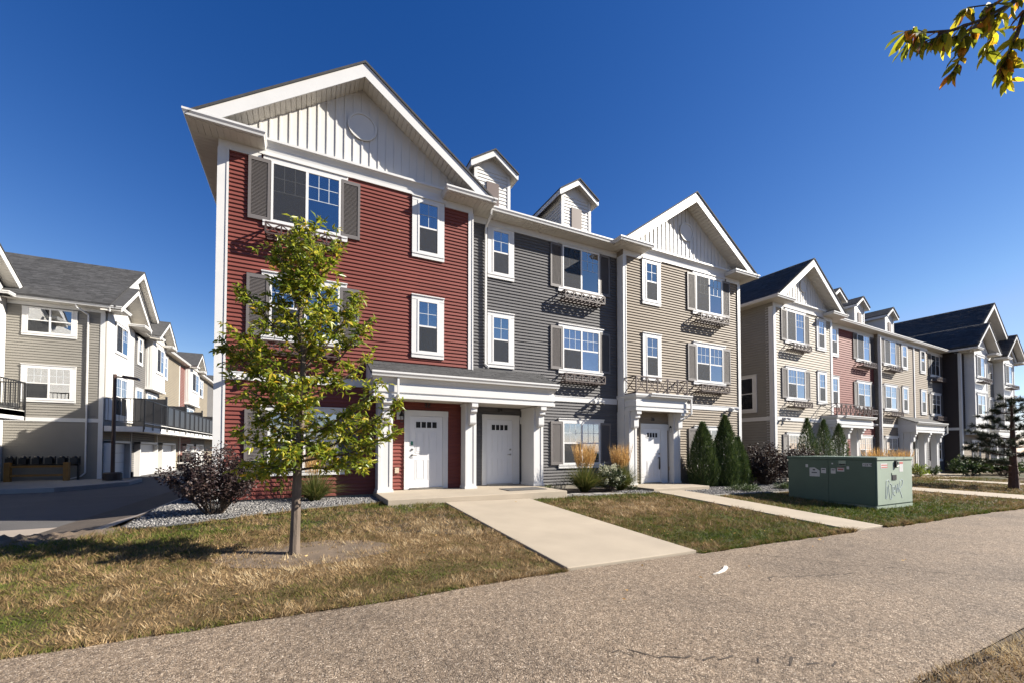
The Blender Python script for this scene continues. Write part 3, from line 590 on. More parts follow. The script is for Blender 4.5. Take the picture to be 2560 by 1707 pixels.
def column(FR, par, u0, u1, n0, n1, z0, z1, left_panel=False):
    a = 0.055; b = MB(FR); b.box(u0+0.012, u1-0.012, n0+0.003, n1-0.016, z0+0.002, z1-0.002)
    for u in ((u0, u0+a+0.03), (u1-a-0.03, u1)): b.box(u[0], u[1], n0+0.01, n1, z0, z1)
    b.box(u0+a+0.03, u1-a-0.03, n1-0.03, n1-0.001, z0, z0+0.14); b.box(u0+a+0.03, u1-a-0.03, n1-0.03, n1-0.001, z1-0.10, z1)
    if left_panel:
        for q in ((n0, n0+0.07), (n1-0.08, n1-0.002)): b.box(u0-0.014, u0+0.02, q[0], q[1], z0, z1)
        b.box(u0-0.0135, u0+0.02, n0+0.07, n1-0.08, z0, z0+0.14); b.box(u0-0.0135, u0+0.02, n0+0.07, n1-0.08, z1-0.12, z1)
    b.box(u0-0.022, u1+0.022, n0-0.002, n1+0.022, z0-0.001, z0+0.07); b.box(u0-0.022, u1+0.022, n0-0.002, n1+0.022, z1-0.06, z1-0.001)
    return b.build("column", "white", par)
def bracket(FR, col, u0, u1, n, ztop, reach):
    P = [(n, ztop), (n+reach, ztop), (n+reach, ztop-0.10)]
    for i in range(7): t = i/6; P.append((n+reach*(1-0.45*t)-0.05*math.sin(math.pi*t*2)*0.6, ztop-0.12-0.19*t))
    P += [(n+reach*0.55, ztop-0.34), (n+reach*0.55, ztop-0.56), (n+reach*0.48, ztop-0.61), (n+0.02, ztop-0.63), (n, ztop-0.60)]
    return MB(FR).ext(P, 'u', u0, u1).build("bracket", "white", col)
def door(FR, par, u0, u1, z0, z1, n0, c0, c1, ctop, hinge='r', lites=True, upper=True, lever='lever'):
    N = n0+0.014
    d = MB(FR).box(u0+0.004, u1-0.004, n0+0.012, n0+0.030, z0, z1-0.004).build("door", "door", par)
    for a, b_ in ((c0, u0-0.03), (u1+0.03, c1)): MB(FR).box(a, b_, N, n0+0.05, z0-0.04, ctop-0.16).build("door_casing", "white", d)
    MB(FR).box(c0-0.004, c1+0.004, N, n0+0.056, ctop-0.16, ctop).build("head_casing", "white", d)
    c = MB(FR).box(u0-0.03, u0, N, n0+0.044, z0-0.04, z1+0.03).box(u1, u1+0.03, N, n0+0.044, z0-0.04, z1+0.03).box(u0, u1, N, n0+0.044, z1, z1+0.03); c.build("door_frame", "white", d)
    MB(FR).box(u0, u1, n0+0.012, n0+0.10, z0-0.05, z0-0.006).build("threshold", "steel", d)
    w = u1-u0; p = MB(FR)
    def rect(a, b_, q, r, t=0.016):
        for x in ((a, b_, q, q+t), (a, b_, r-t, r), (a, a+t, q+t, r-t), (b_-t, b_, q+t, r-t)): p.box(x[0], x[1], n0+0.029, n0+0.037, x[2], x[3])
        p.box(a+0.045, b_-0.045, n0+0.029, n0+0.036, q+0.045, r-0.045)
    for a, b_ in ((u0+0.17*w, u0+0.44*w), (u0+0.56*w, u0+0.83*w)):
        rect(a, b_, z0+0.22, z0+0.80)
        if upper: rect(a, b_, z0+0.98, z0+1.58)
    p.build("door_panel", "door", d)
    if lites:
        f = MB(FR); a, b_ = u0+0.17*w, u0+0.83*w; q, r = z0+1.70, z0+1.87
        f.box(a-0.02, b_+0.02, n0+0.029, n0+0.042, q-0.02, q); f.box(a-0.02, b_+0.02, n0+0.029, n0+0.042, r, r+0.02)
        for i in range(5): u = a+(b_-a)*i/4; f.box(u-0.014, u+0.014, n0+0.0292, n0+0.0415, q, r)
        f.build("lite_frame", "door", d)
        for i in range(4): MB(FR).box(a+(b_-a)*i/4+0.014, a+(b_-a)*(i+1)/4-0.014, n0+0.0295, n0+0.033, q, r).build("door_lite", "dark", d)
    ul = u0+0.07 if hinge == 'r' else u1-0.07; s = 1 if hinge == 'r' else -1
    k = MB(FR)
    k.bar((ul, n0+0.03, z0+0.92), (ul, n0+0.045, z0+0.92), 0.032, 10); k.bar((ul, n0+0.045, z0+0.92), (ul, n0+0.085, z0+0.92), 0.012, 8); k.bar((ul, n0+0.083, z0+0.92), (ul+s*0.12, n0+0.083, z0+0.915), 0.011, 6)
    k.build("handle", "steel", d)
    k = MB(FR); k.bar((ul, n0+0.03, z0+1.08), (ul, n0+0.055, z0+1.08), 0.032, 10); k.box(ul-0.008, ul+0.008, n0+0.055, n0+0.075, z0+1.06, z0+1.10); k.build("deadbolt", "steel", d)
    return d
def lamp(FR, par, u, n, z, lit=False, side=1):
    b = MB(FR).box(u-0.09, u+0.09, n+0.012, n+0.04, z-0.11, z+0.11).build("wall_lamp", "white", par)
    k = MB(FR); x = u+side*0.03
    k.bar((x, n+0.04, z+0.04), (x, n+0.13, z+0.05), 0.014, 6); k.bar((x, n+0.13, z+0.09), (x, n+0.13, z-0.02), 0.03, 8, 0.075); k.bar((x, n+0.13, z+0.13), (x, n+0.13, z+0.09), 0.012, 8, 0.03)
    k.bar((x, n+0.13, z-0.175), (x, n+0.13, z-0.195), 0.05, 8, 0.03)
    for i in range(4): a = math.pi/4+i*math.pi/2; k.bar((x+0.06*math.cos(a), n+0.13+0.06*math.sin(a), z-0.02), (x+0.048*math.cos(a), n+0.13+0.048*math.sin(a), z-0.18), 0.005)
    k.build("lantern", "black", b)
    q = MB(FR); q.bar((x, n+0.13, z-0.04), (x, n+0.13, z-0.075), 0.012, 8, 0.024); q.bar((x, n+0.13, z-0.075), (x, n+0.13, z-0.11), 0.024, 8, 0.012)
    q.build("bulb", "bulb" if lit else "paper", b)
def flood(FR, par, u, n, z, s=1):
    b = MB(FR); b.box(u-0.11, u+0.11, n+0.028, n+0.07, z-0.06, z+0.06); f = b.build("floodlight", "white", par)
    for q in (-1, 1):
        k = MB(FR); k.bar((u+q*0.07, n+0.07, z), (u+q*0.13, n+0.13, z), 0.018, 6); a = Vector((u+q*0.13, n+0.11, z+0.01)); d = Vector((q*0.75, 0.6, -0.28)).normalized()
        k.bar(a, a+d*0.06, 0.03, 10, 0.055); k.bar(a+d*0.06, a+d*0.15, 0.055, 10, 0.065)
        k.build("lamp_head", "white", f)
def downspout(FR, par, pts, r=0.042): return MB(FR).tube(pts, r, 4).build("downspout", "white", par)
def outlet(FR, par, u, n, z):
    o = MB(FR).box(u-0.055, u+0.055, n+0.012, n+0.065, z-0.075, z+0.075).build("outlet_cover", "almond", par, bevel=0.006); return o
SEG = {'0': "abcdef", '1': "bc", '2': "abged", '3': "abgcd", '4': "fgbc", '5': "afgcd", '6': "afgedc", '7': "abc", '8': "abcdefg"}
def digits(mb, txt, u, n0, n1, z, hgt, t):
    """seven stroke digits as raised bars"""
    w = hgt*0.55; x = u
    for ch in txt:
        for s in SEG.get(ch, ""):
            q = {'a': (x, x+w, z+hgt-t, z+hgt), 'd': (x, x+w, z, z+t), 'g': (x, x+w, z+hgt/2-t/2, z+hgt/2+t/2), 'f': (x, x+t, z+hgt/2+t/2, z+hgt-t), 'b': (x+w-t, x+w, z+hgt/2+t/2, z+hgt-t), 'e': (x, x+t, z+t, z+hgt/2-t/2), 'c': (x+w-t, x+w, z+t, z+hgt/2-t/2)}[s]
            mb.box(q[0], q[1], n0, n1, q[2], q[3])
        x += w*1.45
    return mb
def shell(FR, par, u0, u1, nb, n1, z0, z1, m): MB(FR).box(u0, u1, nb, n1-0.011, z0, z1).build("wall", m, par)
def dormer(FR, par, uc, nw, ze, w=1.27, eave=10.37, zap=10.94, roofz=None, courses=True):
    """small roof dormer: white lap walls, brown blind panel, gabled roof"""
    u0, u1 = uc-w/2, uc+w/2; nb = nw-3.2; b = MB(FR); zf = lambda u: zap-0.10-(zap-eave)*abs(u-uc)/(w/2+0.2)
    b.ext([(u0, ze), (u1, ze), (u1, zf(u1)), (uc, zf(uc)), (u0, zf(u0))], 'n', nb, nw); d = b.build("dormer", "gable", par)
    s = MB(FR); z = ze
    while z < eave-0.06:
        for a, c in ((u0, u1),): s.add([(u, nw+q, z+y) for u in (a, c) for q, y in ((0, 0), (0.02, 0), (0.004, 0.10), (0.002, 0.118))], [(0, 1, 5, 4), (1, 2, 6, 5), (2, 3, 7, 6)])
        s.add([(u0-q, n, z+y) for n in (nw, nb) for q, y in ((0, 0), (0.02, 0), (0.004, 0.10), (0.002, 0.118))], [(0, 1, 5, 4), (1, 2, 6, 5), (2, 3, 7, 6)])
        z += 0.12
    s.build("siding", "gable", d, kind='stuff')
    c = MB(FR)
    for a in (u0-0.025, u1-0.085): c.box(a, a+0.11, nw-0.09, nw+0.032, ze, eave+0.02)
    c.build("corner_board", "white", d)
    MB(FR).box(uc-0.22, uc+0.22, nw+0.01, nw+0.05, ze-0.1, eave-0.40).build("blind_panel", "shutb", d)
    e = 0.20; uL, uR = u0-e, u1+e; sl = (zap-eave)/(w/2+e)
    r = MB(FR).ext(vband(uL-0.03, uR+0.03, eave+0.03, zap+0.05, 0.05), 'n', nb, nw+0.29).build("roof", "shing", d)
    for a in (uL, uR): MB(FR).ext([(a, eave), (uc, zap), (uc, zap-0.19), (a, eave-0.19)], 'n', nw+0.22, nw+0.25).build("rake_board", "white", d)
    MB(FR).ext(vband(uL, uR, eave-0.10, zap-0.10, 0.03), 'n', nb, nw+0.22).build("soffit", "soffit", d)
    f = MB(FR)
    for a in (uL-0.02, uR): f.box(a, a+0.02, nb, nw+0.25, eave-0.17, eave+0.005)
    f.build("fascia", "white", d)
# ================================================================== main row: red, grey and beige homes
row = thing("townhouse_row", "three storey townhouse row with red, grey and beige homes behind the young tree", "townhouses", (-1.3, 0, -0.3))
g = -0.367
shell(FM, row, -4.555, 1.885, -14, 0.0, -0.12, 8.5, "red"); shell(FM, row, 1.885, 7.82, -14, g, -0.12, 8.5, "gray"); shell(FM, row, 7.82, 14.38, -14, 0.0, -0.25, 8.5, "tan")
for a, b, n in ((-4.54, 1.87, -0.015), (1.87, 7.83, g-0.015), (7.83, 14.36, -0.015)): MB(FM).box(a, b, -13.9, n, -1.2, -0.10).build("foundation", "found", row)
siding(FM, row, -4.345, 1.745, -0.12, 8.30, "red", True)
siding(FM, row, 1.89, 7.80, -0.12, 8.27, "gray", True, n0=g)
siding(FM, row, 7.94, 14.205, -0.22, 8.30, "tan", True)
corner(FM, row, -4.575, -4.345, -0.12, 8.25, 0.03, 0.2); MB(FM).box(-4.39, -4.345, 0.0, 0.045, -0.12, 8.25).build("corner_board", "white", row)
MB(FM).box(1.745, 1.90, -0.37, 0.03, -0.12, 8.25).build("corner_board", "white", row); MB(FM).box(1.86, 1.905, 0.0, 0.045, 2.5, 8.25).build("corner_board", "white", row)
MB(FM).box(7.79, 7.94, -0.30, 0.03, -0.22, 8.25).build("corner_board", "white", row); MB(FM).box(7.905, 7.94, 0.0, 0.045, 3.0, 8.25).build("corner_board", "white", row)
corner(FM, row, 14.205, 14.40, -0.25, 8.25, 0.03, 0.2); MB(FM).box(14.205, 14.25, 0.0, 0.045, -0.25, 8.25).build("corner_board", "white", row)
for a, b, n, z in ((-4.345, 1.745, 0, 2.75), (1.90, 7.80, g, 2.75), (7.94, 14.205, 0, 2.71)):
    q = MB(FM).box(a, b, n, n+0.032, z, z+0.19); q.box(a, b, n, n+0.045, z+0.17, z+0.20); q.build("belly_band", "white", row)
# roofs
gable_front(FM, row, -4.99, 2.33, -4.56, 1.89, "red", True, zg=8.47, rback=0.08, depth=-14.5)
gable_front(FM, row, 7.44, 14.80, 7.82, 14.38, "tan", True, zg=8.47, lback=0.08, depth=-14.5)
gutter(FM, row, [(2.31, 0.08), (7.40, 0.08)], 8.47)
soffit(FM, row, 1.89, 7.82, g, 0.10, 8.457, 'n')
MB(FM).box(1.89, 7.82, g, g+0.035, 8.25, 8.455).build("frieze", "white", row)
MB(FM).ext([(0.16, 8.57), (-4.4, 11.05), (-9.9, 11.05), (-14.4, 8.4), (-14.4, 8.3), (-9.9, 10.9), (-4.4, 10.9), (0.16, 8.48)], 'u', 1.6, 8.1).build("roof", "shing", row)
dormer(FM, row, 2.90, -0.8, 8.75); dormer(FM, row, 6.29, -0.8, 8.75)
# windows
BW = [("slider", 6.715, 8.225), ("double", 3.87, 5.33), ("double", 0.57, 2.04)]
for base, n0, sgn in ((-3.464, 0.0, 0), (5.37, g, 1), (11.60, 0.0, 2)):
    for i, (kd, z0, z1) in enumerate(BW):
        dz = -0.12 if (sgn == 2 and i == 2) else 0
        u0, u1 = base, base+1.607
        bl = {(0, 0): 0.5, (0, 1): 0.25, (0, 2): 1.0, (1, 0): 0, (1, 1): 0, (1, 2): 0, (2, 0): 0.0, (2, 1): 1.0, (2, 2): 0.6}[sgn, i]
        window(FM, row, kd, u0, u1, z0+dz, z1+dz, n0, head=0.13 if not (sgn == 1 and i == 0) else 0.03, sill=0.14, ext=0.17, blind=bl, curtain=(sgn == 0 and i == 0), grid=not (sgn == 2 and i == 0) or True)
        for a, b in ((u0-0.484, u0-0.012), (u1+0.012, u1+0.484)): shutter(FM, row, a, b, z0+dz-0.02, z1+dz+0.012 if i else z1+0.012, n0)
        if i < 2: lattice(FM, row, u0+0.805-0.84-0.05, u0+0.805+0.84-0.05, n0+0.03, n0+0.36, z0-0.445, z0-0.19, 5)
for base, n0, zt in ((0.035, 0.0, 8.22), (2.53, g, 8.16), (8.72, 0.0, 8.20)):
    window(FM, row, "single", base+0.16, base+0.787, 6.72, zt, n0, casing=0.16, head=0.12 if n0 == 0 else 0.09, sill=0.15, blind={0.035: 0.9, 2.53: 0.45, 8.72: 0.0}[base])
    window(FM, row, "single", base+0.16, base+0.787, 3.85, 5.35, n0, casing=0.16, head=0.14, sill=0.15, blind={0.035: 0.5, 2.53: 0.0, 8.72: 0.9}[base])
# doors, lamps, fittings
door(FM, row, 0.0, 0.955, 0.0, 2.03, 0.0, -0.15, 1.115, 2.19, 'r')
door(FM, row, 2.515, 3.41, 0.0, 2.03, g, 2.355, 3.665, 2.19, 'l')
dt = door(FM, row, 8.73, 9.575, -0.16, 1.87, 0.0, 8.585, 9.93, 2.05, 'l', upper=False)
k = MB(FM)
for zz in (0.0,): k.bar((9.505, 0.03, 0.78), (9.505, 0.07, 0.76), 0.03, 8, 0.02); k.bar((9.505, 0.07, 0.76), (9.505, 0.06, 0.42), 0.018, 8, 0.032); k.bar((9.505, 0.06, 0.42), (9.505, 0.05, 0.32), 0.034, 8, 0.02)
k.build("pull_handle", "black", dt)
lamp(FM, row, -0.27, 0.0, 2.03, False); lamp(FM, row, 3.79, g, 2.03, True); lamp(FM, row, 10.04, 0.0, 1.93, True, 0.5)
outlet(FM, row, -0.35, 0.0, 0.50); outlet(FM, row, 3.87, g, 0.49); outlet(FM, row, 10.06, 0.0, 0.35)
MB(FM).box(3.86, 3.895, g+0.012, g+0.035, 1.16, 1.31).build("doorbell", "steel", row); MB(FM).box(10.05, 10.085, 0.012, 0.035, 1.06, 1.20).build("doorbell", "paper", row)
for t, u, n, z in (("32", 0.43, 0.0, 2.29), ("34", 2.89, g, 2.29), ("36", 9.13, 0.0, 2.17)): digits(MB(FM), t, u, n+0.018, n+0.032, z, 0.12, 0.022).build("house_number", "black", row)
k = MB(FM).box(0.035, 0.095, 0.03, 0.036, 1.20, 1.31); k.build("door_tag", "green", row)
for u, n, z in ((-3.98, 0.0, 2.82), (6.83, g, 2.80), (13.72, 0.0, 2.81)): flood(FM, row, u, n, z)
downspout(FM, row, [(2.46, 0.14, 8.47), (2.46, 0.10, 8.36), (2.45, g+0.09, 8.12), (2.45, g+0.07, 3.76), (2.52, g+0.16, 3.66)])
# shared porch over the red and grey doors
zs = -0.05
def entab(u0, u1, nf, nb0, nb1, z, nm="porch_beam"):
    b = MB(FM); pth = [(u0, nb0), (u0, nf), (u1, nf), (u1, nb1)]
    prof = [(-0.05, z), (0.0, z), (0.0, z+0.095), (-0.035, z+0.105), (-0.035, z+0.15), (0.0, z+0.16), (0.0, z+0.34), (-0.03, z+0.355), (-0.03, z+0.40), (0.02, z+0.47), (0.05, z+0.54), (0.05, z+0.60), (-0.05, z+0.60)]
    return b.sweep(pth, prof, -1).build(nm, "white", row)
pb = entab(-1.10, 4.31, 0.85, 0.0, g, 2.41)
soffit(FM, row, -1.08, 1.885, 0.0, 0.82, 2.43, 'u'); soffit(FM, row, 1.885, 4.29, g, 0.82, 2.43, 'u')
gutter(FM, row, [(-1.16, 0.90), (4.38, 0.90)], 2.945)
rb = MB(FM); rb.ext([(0.97, 3.03), (0.0, 3.50), (0.0, 3.46), (0.97, 2.99)], 'u', -1.18, 1.90); rb.ext([(0.97, 3.03), (g, 3.655), (g, 3.61), (0.97, 2.99)], 'u', 1.90, 4.42)
rf = rb.build("porch_roof", "shing", row)
for a in (-1.15, 4.36): MB(FM).ext([(0.92, 2.98), (0.0 if a < 0 else g, 3.45 if a < 0 else 3.60), (0.0 if a < 0 else g, 2.9), (0.92, 2.9)], 'u', a-0.03, a+0.01).build("gable_end", "white", rf)
src = {}
for c in range(10):
    t0 = c*0.14; x = -1.18-(c % 2)*0.165-random.random()*0.1
    while x < 4.42:
        w = 0.327; a = max(x, -1.18); b = min(x+w, 4.42); lim = 0.0 if b < 1.9 else g
        n1 = 0.985-t0*0.905; n0 = max(n1-0.145, lim)
        if b-a > 0.05 and n1-n0 > 0.03:
            zt = lambda n: 3.03+(0.97-n)*0.4845+(0.0 if b < 1.9 else -0.012*(0.97-n))
            d = random.choice((0.010, 0.016, 0.022))
            MB(FM).add([(a, n1, zt(n1)+0.003), (b-0.005, n1, zt(n1)+0.003), (b-0.005, n1, zt(n1)+d), (a, n1, zt(n1)+d), (a, n0, zt(n0)+0.004), (b-0.005, n0, zt(n0)+0.004)], [(0, 1, 2, 3), (3, 2, 5, 4), (0, 3, 4), (1, 5, 2)]).build("shingle", "shing", rf)
        x += w
for u0, u1, nn in ((-0.92, -0.55, 0.02), (1.495, 1.83, 0.10), (3.75, 4.09, g+0.02)):
    c_ = column(FM, row, u0, u1, nn, 0.50, zs, 2.41); bracket(FM, c_, u0+0.075, u1-0.075, 0.50, 2.41, 0.33)
downspout(FM, row, [(-0.50, 0.93, 2.95), (-0.50, 0.93, 2.50), (-0.62, 0.60, 2.20), (-0.74, 0.52, 2.10)], 0.036)
# beige portico with a lattice rail on its flat top
entab(7.82, 10.42, 0.63, g, 0.0, 2.47); soffit(FM, row, 7.84, 10.40, 0.0, 0.60, 2.49, 'u')
MB(FM).box(7.83, 10.41, g, 0.60, 2.99, 3.03).build("porch_deck", "white", row)
gutter(FM, row, [(8.4, 0.68), (10.48, 0.68)], 2.97)
c_ = column(FM, row, 7.82, 8.17, g, 0.28, -0.2, 2.47, True); bracket(FM, c_, 7.885, 8.10, 0.28, 2.47, 0.32)
c_ = column(FM, row, 10.02, 10.37, -0.0, 0.28, -0.2, 2.47); bracket(FM, c_, 10.09, 10.30, 0.28, 2.47, 0.32)
lattice(FM, row, 7.84, 10.40, -0.02, 0.61, 3.10, 3.69, 5, t=0.026, bottom=False, name="balcony_rail")
MB(FM).box(7.81, 10.44, g+0.02, 0.64, 3.03, 3.09).build("rail_base", "iron", row)
downspout(FM, row, [(10.46, 0.74, 2.98), (10.46, 0.74, 2.42), (10.36, 0.42, 2.22), (10.30, 0.33, 2.15)], 0.036)
# porch slabs
MB(FM).box(-0.97, 3.84, 0.0, 2.20, -0.5, -0.052).build("porch_slab", "conc", row, bevel=0.015); MB(FM).box(1.9, 3.84, g, -0.002, -0.5, -0.053).build("porch_slab", "conc", row)
MB(FM).box(7.55, 10.20, 0.0, 1.70, -0.75, -0.20).build("porch_slab", "conc", row, bevel=0.015)
for k_ in (1.0,): MB(FM).box(7.83, 10.2, g, -0.002, -0.75, -0.201).build("porch_slab", "conc", row)
# ================================================================== far row on the right (slightly turned)
aB = math.radians(2.2)
FB = Fr((17.72, 0.58, -0.22), (math.cos(aB), math.sin(aB)), (math.sin(aB), -math.cos(aB)))
FBS = Fr((17.72, 0.58, -0.22), (-math.sin(aB), math.cos(aB)), (-math.cos(aB), -math.sin(aB)))   # its left end wall
rowb = thing("townhouse_row", "farther townhouse row, cream, red and tan, behind the green utility cabinet", "townhouses", (26, 2, -0.5))
GB = -0.37
shell(FB, rowb, 0, 5.5, -9.5, 0, -0.3, 8.5, "sgray"); shell(FB, rowb, 5.5, 11.55, -9.5, GB, -0.3, 8.5, "red"); shell(FB, rowb, 11.55, 17.3, -9.5, -0.15, -0.3, 8.5, "tan"); shell(FB, rowb, 17.3, 22.8, -9.5, GB, -0.3, 8.5, "gray"); shell(FB, rowb, 22.75, 34.2, -9.5, 0.6, -0.3, 8.5, "brown")
MB(FB).box(0.02, 34, -9, -0.4, -1.5, -0.28).build("foundation", "found", rowb); MB(FB).box(0.02, 5.5, -0.5, -0.02, -1.5, -0.28).build("foundation", "found", rowb)
siding(FB, rowb, 0.2, 5.4, -0.3, 8.3, "cream", False); siding(FB, rowb, 5.5, 11.5, -0.3, 8.27, "red", False, n0=GB); siding(FB, rowb, 11.72, 16.75, -0.3, 8.27, "tan", False, n0=-0.15)
siding(FB, rowb, 16.9, 19.2, 3.4, 8.27, "tan", False, n0=-0.15); siding(FB, rowb, 19.2, 22.7, -0.3, 8.27, "gray", False, n0=GB)
siding(FBS, rowb, 0.2, 9.4, -0.3, 8.3, "sgray", False)
for a, b, n in ((0.0, 0.2, 0.03), (5.4, 5.6, 0.03), (11.55, 11.72, -0.12), (16.75, 16.9, -0.10)):
    MB(FB).box(a, b, n-0.4, n, -0.3, 8.26).build("corner_board", "white", rowb)
MB(FB).box(22.70, 22.93, 0.48, 0.63, -0.3, 8.4).build("corner_board", "white", rowb)
MB(FBS).box(0.0, 0.2, 0.0, 0.03, -0.3, 8.26).build("corner_board", "white", rowb)
MB(FBS).box(0.2, 9.4, 0.0, 0.035, 2.72, 2.91).build("belly_band", "white", rowb)
for a, b, n in ((0.2, 5.4, 0), (5.6, 11.5, GB), (11.72, 16.75, -0.15)): MB(FB).box(a, b, n, n+0.035, 2.72, 2.91).build("belly_band", "white", rowb)
gable_front(FB, rowb, -0.5, 6.0, 0.0, 5.6, "cream", False, zg=8.47, zc=10.95, rback=0.08, courses=True, med=0.33, step=0.24)
gutter(FB, rowb, [(5.6+0.47, 0.08), (22.25, 0.08)], 8.47); soffit(FB, rowb, 5.6, 22.3, GB, 0.10, 8.457, 'n', 0.3)
MB(FB).box(5.6, 11.55, GB, GB+0.035, 8.25, 8.455).build("frieze", "white", rowb); MB(FB).box(11.55, 19.2, -0.15, -0.115, 8.25, 8.455).build("frieze", "white", rowb); MB(FB).box(19.2, 22.8, GB, GB+0.035, 8.25, 8.455).build("frieze", "white", rowb)
MB(FB).ext([(0.16, 8.57), (-4.4, 11.05), (-9.4, 8.4), (-9.4, 8.3), (-4.4, 10.9), (0.16, 8.48)], 'u', 5.4, 23.5).build("roof", "shing", rowb)
for u in (8.4, 11.35, 15.65): dormer(FB, rowb, u, -1.0, 8.8, w=1.3)
for u0, n0, kinds in ((1.12, 0, (1, 1, 1)), (9.33, GB, (1, 1, 1)), (12.36, -0.15, (1, 1, 1)), (20.5, GB, (1, 1, 1))):
    for i, (kd, z0, z1) in enumerate(BW):
        window(FB, rowb, kd, u0, u0+1.6, z0, z1, n0, head=0.13 if i or n0 == 0 else 0.03, sill=0.14, ext=0.17, blind=random.choice((0.0, 0.3, 0.5, 1.0)), grid=True)
        for a, b in ((u0-0.484, u0-0.012), (u0+1.612, u0+2.084)): shutter(FB, rowb, a, b, z0-0.02, z1+0.012, n0)
        if i < 2: lattice(FB, rowb, u0-0.03, u0+1.63, n0+0.03, n0+0.36, z0-0.445, z0-0.19, 5)
for u, n0 in ((3.95, 0), (6.15, GB), (14.85, -0.15), (17.85, -0.15)):
    window(FB, rowb, "single", u+0.16, u+0.787, 6.72, 8.16, n0, casing=0.16, head=0.1, sill=0.15); window(FB, rowb, "single", u+0.16, u+0.787, 3.85, 5.35, n0, casing=0.16, head=0.14, sill=0.15)
window(FBS, rowb, "double", 0.98, 2.5, 3.3, 4.95, 0, casing=0.16, head=0.13, sill=0.14, blind=0.0, grid=False)
MB(FB).box(11.60, 11.70, -0.12, -0.03, -0.2, 8.3).build("downspout", "white", rowb)
for u, n in ((0.75, 0.0), (11.1, GB), (16.2, -0.15)): flood(FB, rowb, u, n, 2.82)
def entabB(u0, u1, nf, nb0, nb1, z):
    prof = [(-0.05, z), (0.0, z), (0.0, z+0.095), (-0.035, z+0.105), (-0.035, z+0.15), (0.0, z+0.16), (0.0, z+0.34), (-0.03, z+0.355), (-0.03, z+0.40), (0.02, z+0.47), (0.05, z+0.54), (0.05, z+0.60), (-0.05, z+0.60)]
    MB(FB).sweep([(u0, nb0), (u0, nf), (u1, nf), (u1, nb1)], prof, -1).build("porch_beam", "white", rowb)
    MB(FB).box(u0+0.02, u1-0.02, max(nb0, nb1), nf-0.03, z+0.02, z+0.06).build("soffit", "soffit", rowb)
entabB(4.3, 8.35, 0.75, 0.0, GB, 2.47); MB(FB).box(4.32, 8.33, GB, 0.72, 2.99, 3.03).build("porch_deck", "white", rowb); gutter(FB, rowb, [(4.9, 0.80), (8.4, 0.80)], 2.96)
lattice(FB, rowb, 4.35, 8.30, -0.0, 0.72, 3.10, 3.69, 8, t=0.026, bottom=False, name="balcony_rail")
for u in (4.35, 5.75, 7.2): c_ = column(FB, rowb, u, u+0.36, 0.10, 0.42, -0.2, 2.47); bracket(FB, c_, u+0.07, u+0.29, 0.42, 2.47, 0.3)
door(FB, rowb, 6.2, 7.1, -0.1, 1.93, GB, 6.05, 7.25, 2.1); door(FB, rowb, 4.75, 5.5, -0.1, 1.93, 0.0, 4.7, 5.6, 2.1)
entabB(14.2, 19.15, 0.70, -0.15, GB, 2.40); gutter(FB, rowb, [(14.15, 0.75), (19.2, 0.75)], 2.93)
pr = MB(FB).ext([(0.85, 3.0), (-0.37, 3.55), (-0.37, 3.5), (0.85, 2.96)], 'u', 14.1, 19.25).build("porch_roof", "shing", rowb)
MB(FB).ext([(0.75, 2.4), (0.75, 2.98), (-0.15, 3.42), (-0.15, -0.2), (0.1, -0.2), (0.1, 2.4)], 'u', 14.16, 14.22).build("porch_wall", "white", rowb)
MB(FB).ext([(0.75, 2.95), (0.75, 2.98), (-0.3, 3.45), (-0.3, 2.95)], 'u', 19.12, 19.18).build("gable_end", "white", pr)
for u in (14.25, 16.5, 18.6): c_ = column(FB, rowb, u, u+0.38, 0.10, 0.42, -0.35, 2.40); bracket(FB, c_, u+0.07, u+0.31, 0.42, 2.40, 0.28)
door(FB, rowb, 15.1, 16.0, -0.25, 1.8, -0.15, 14.95, 16.15, 1.97); door(FB, rowb, 17.2, 18.1, -0.25, 1.8, -0.15, 17.05, 18.25, 1.97)
downspout(FB, rowb, [(19.25, 0.78, 2.9), (19.25, 0.78, 2.4), (19.1, 0.5, 2.2)], 0.04)
MB(FB).box(14.0, 20.2, -0.37, 2.0, -0.9, -0.40).build("porch_slab", "conc", rowb); MB(FB).box(4.2, 8.5, -0.37, 1.6, -0.9, -0.25).build("porch_slab", "conc", rowb)
# projecting dark end with two white bays
FBW = Fr(FB(22.75, 0, 0), FBS.u, FBS.n)
wg = MB(FBW); z = -0.3
while z < 8.25: wg.add([(u, q, z+y) for u in (-0.6, 0.37) for q, y in ((0, 0), (0.019, 0), (0.005, 0.085), (0.003, 0.1016))], [(0, 1, 5, 4), (1, 2, 6, 5), (2, 3, 7, 6)]); z += 0.1016
wg.build("siding", "brown", rowb, kind='stuff'); MB(FBW).box(-0.6, 0.37, 0.0, 0.035, 2.72, 2.91).build("belly_band", "white", rowb)
gable_roof(FB, rowb, 22.6, 33.8, 8.72, 12.75, 1.2, -12, 0.38, nwall=0.6, courses=True)
MB(FB).ext([(22.75, 8.4), (34.2, 8.4), (28.2, 12.4)], 'n', -2, 0.58).build("gable_wall", "gable", rowb)
siding(FB, rowb, 22.95, 23.5, 2.9, 8.3, "brown", False, n0=0.6); siding(FB, rowb, 22.95, 34, -0.3, 2.7, "tan", False, n0=0.6)
siding(FB, rowb, 26.3, 30.2, 2.9, 8.3, "sgray", False, n0=0.6)
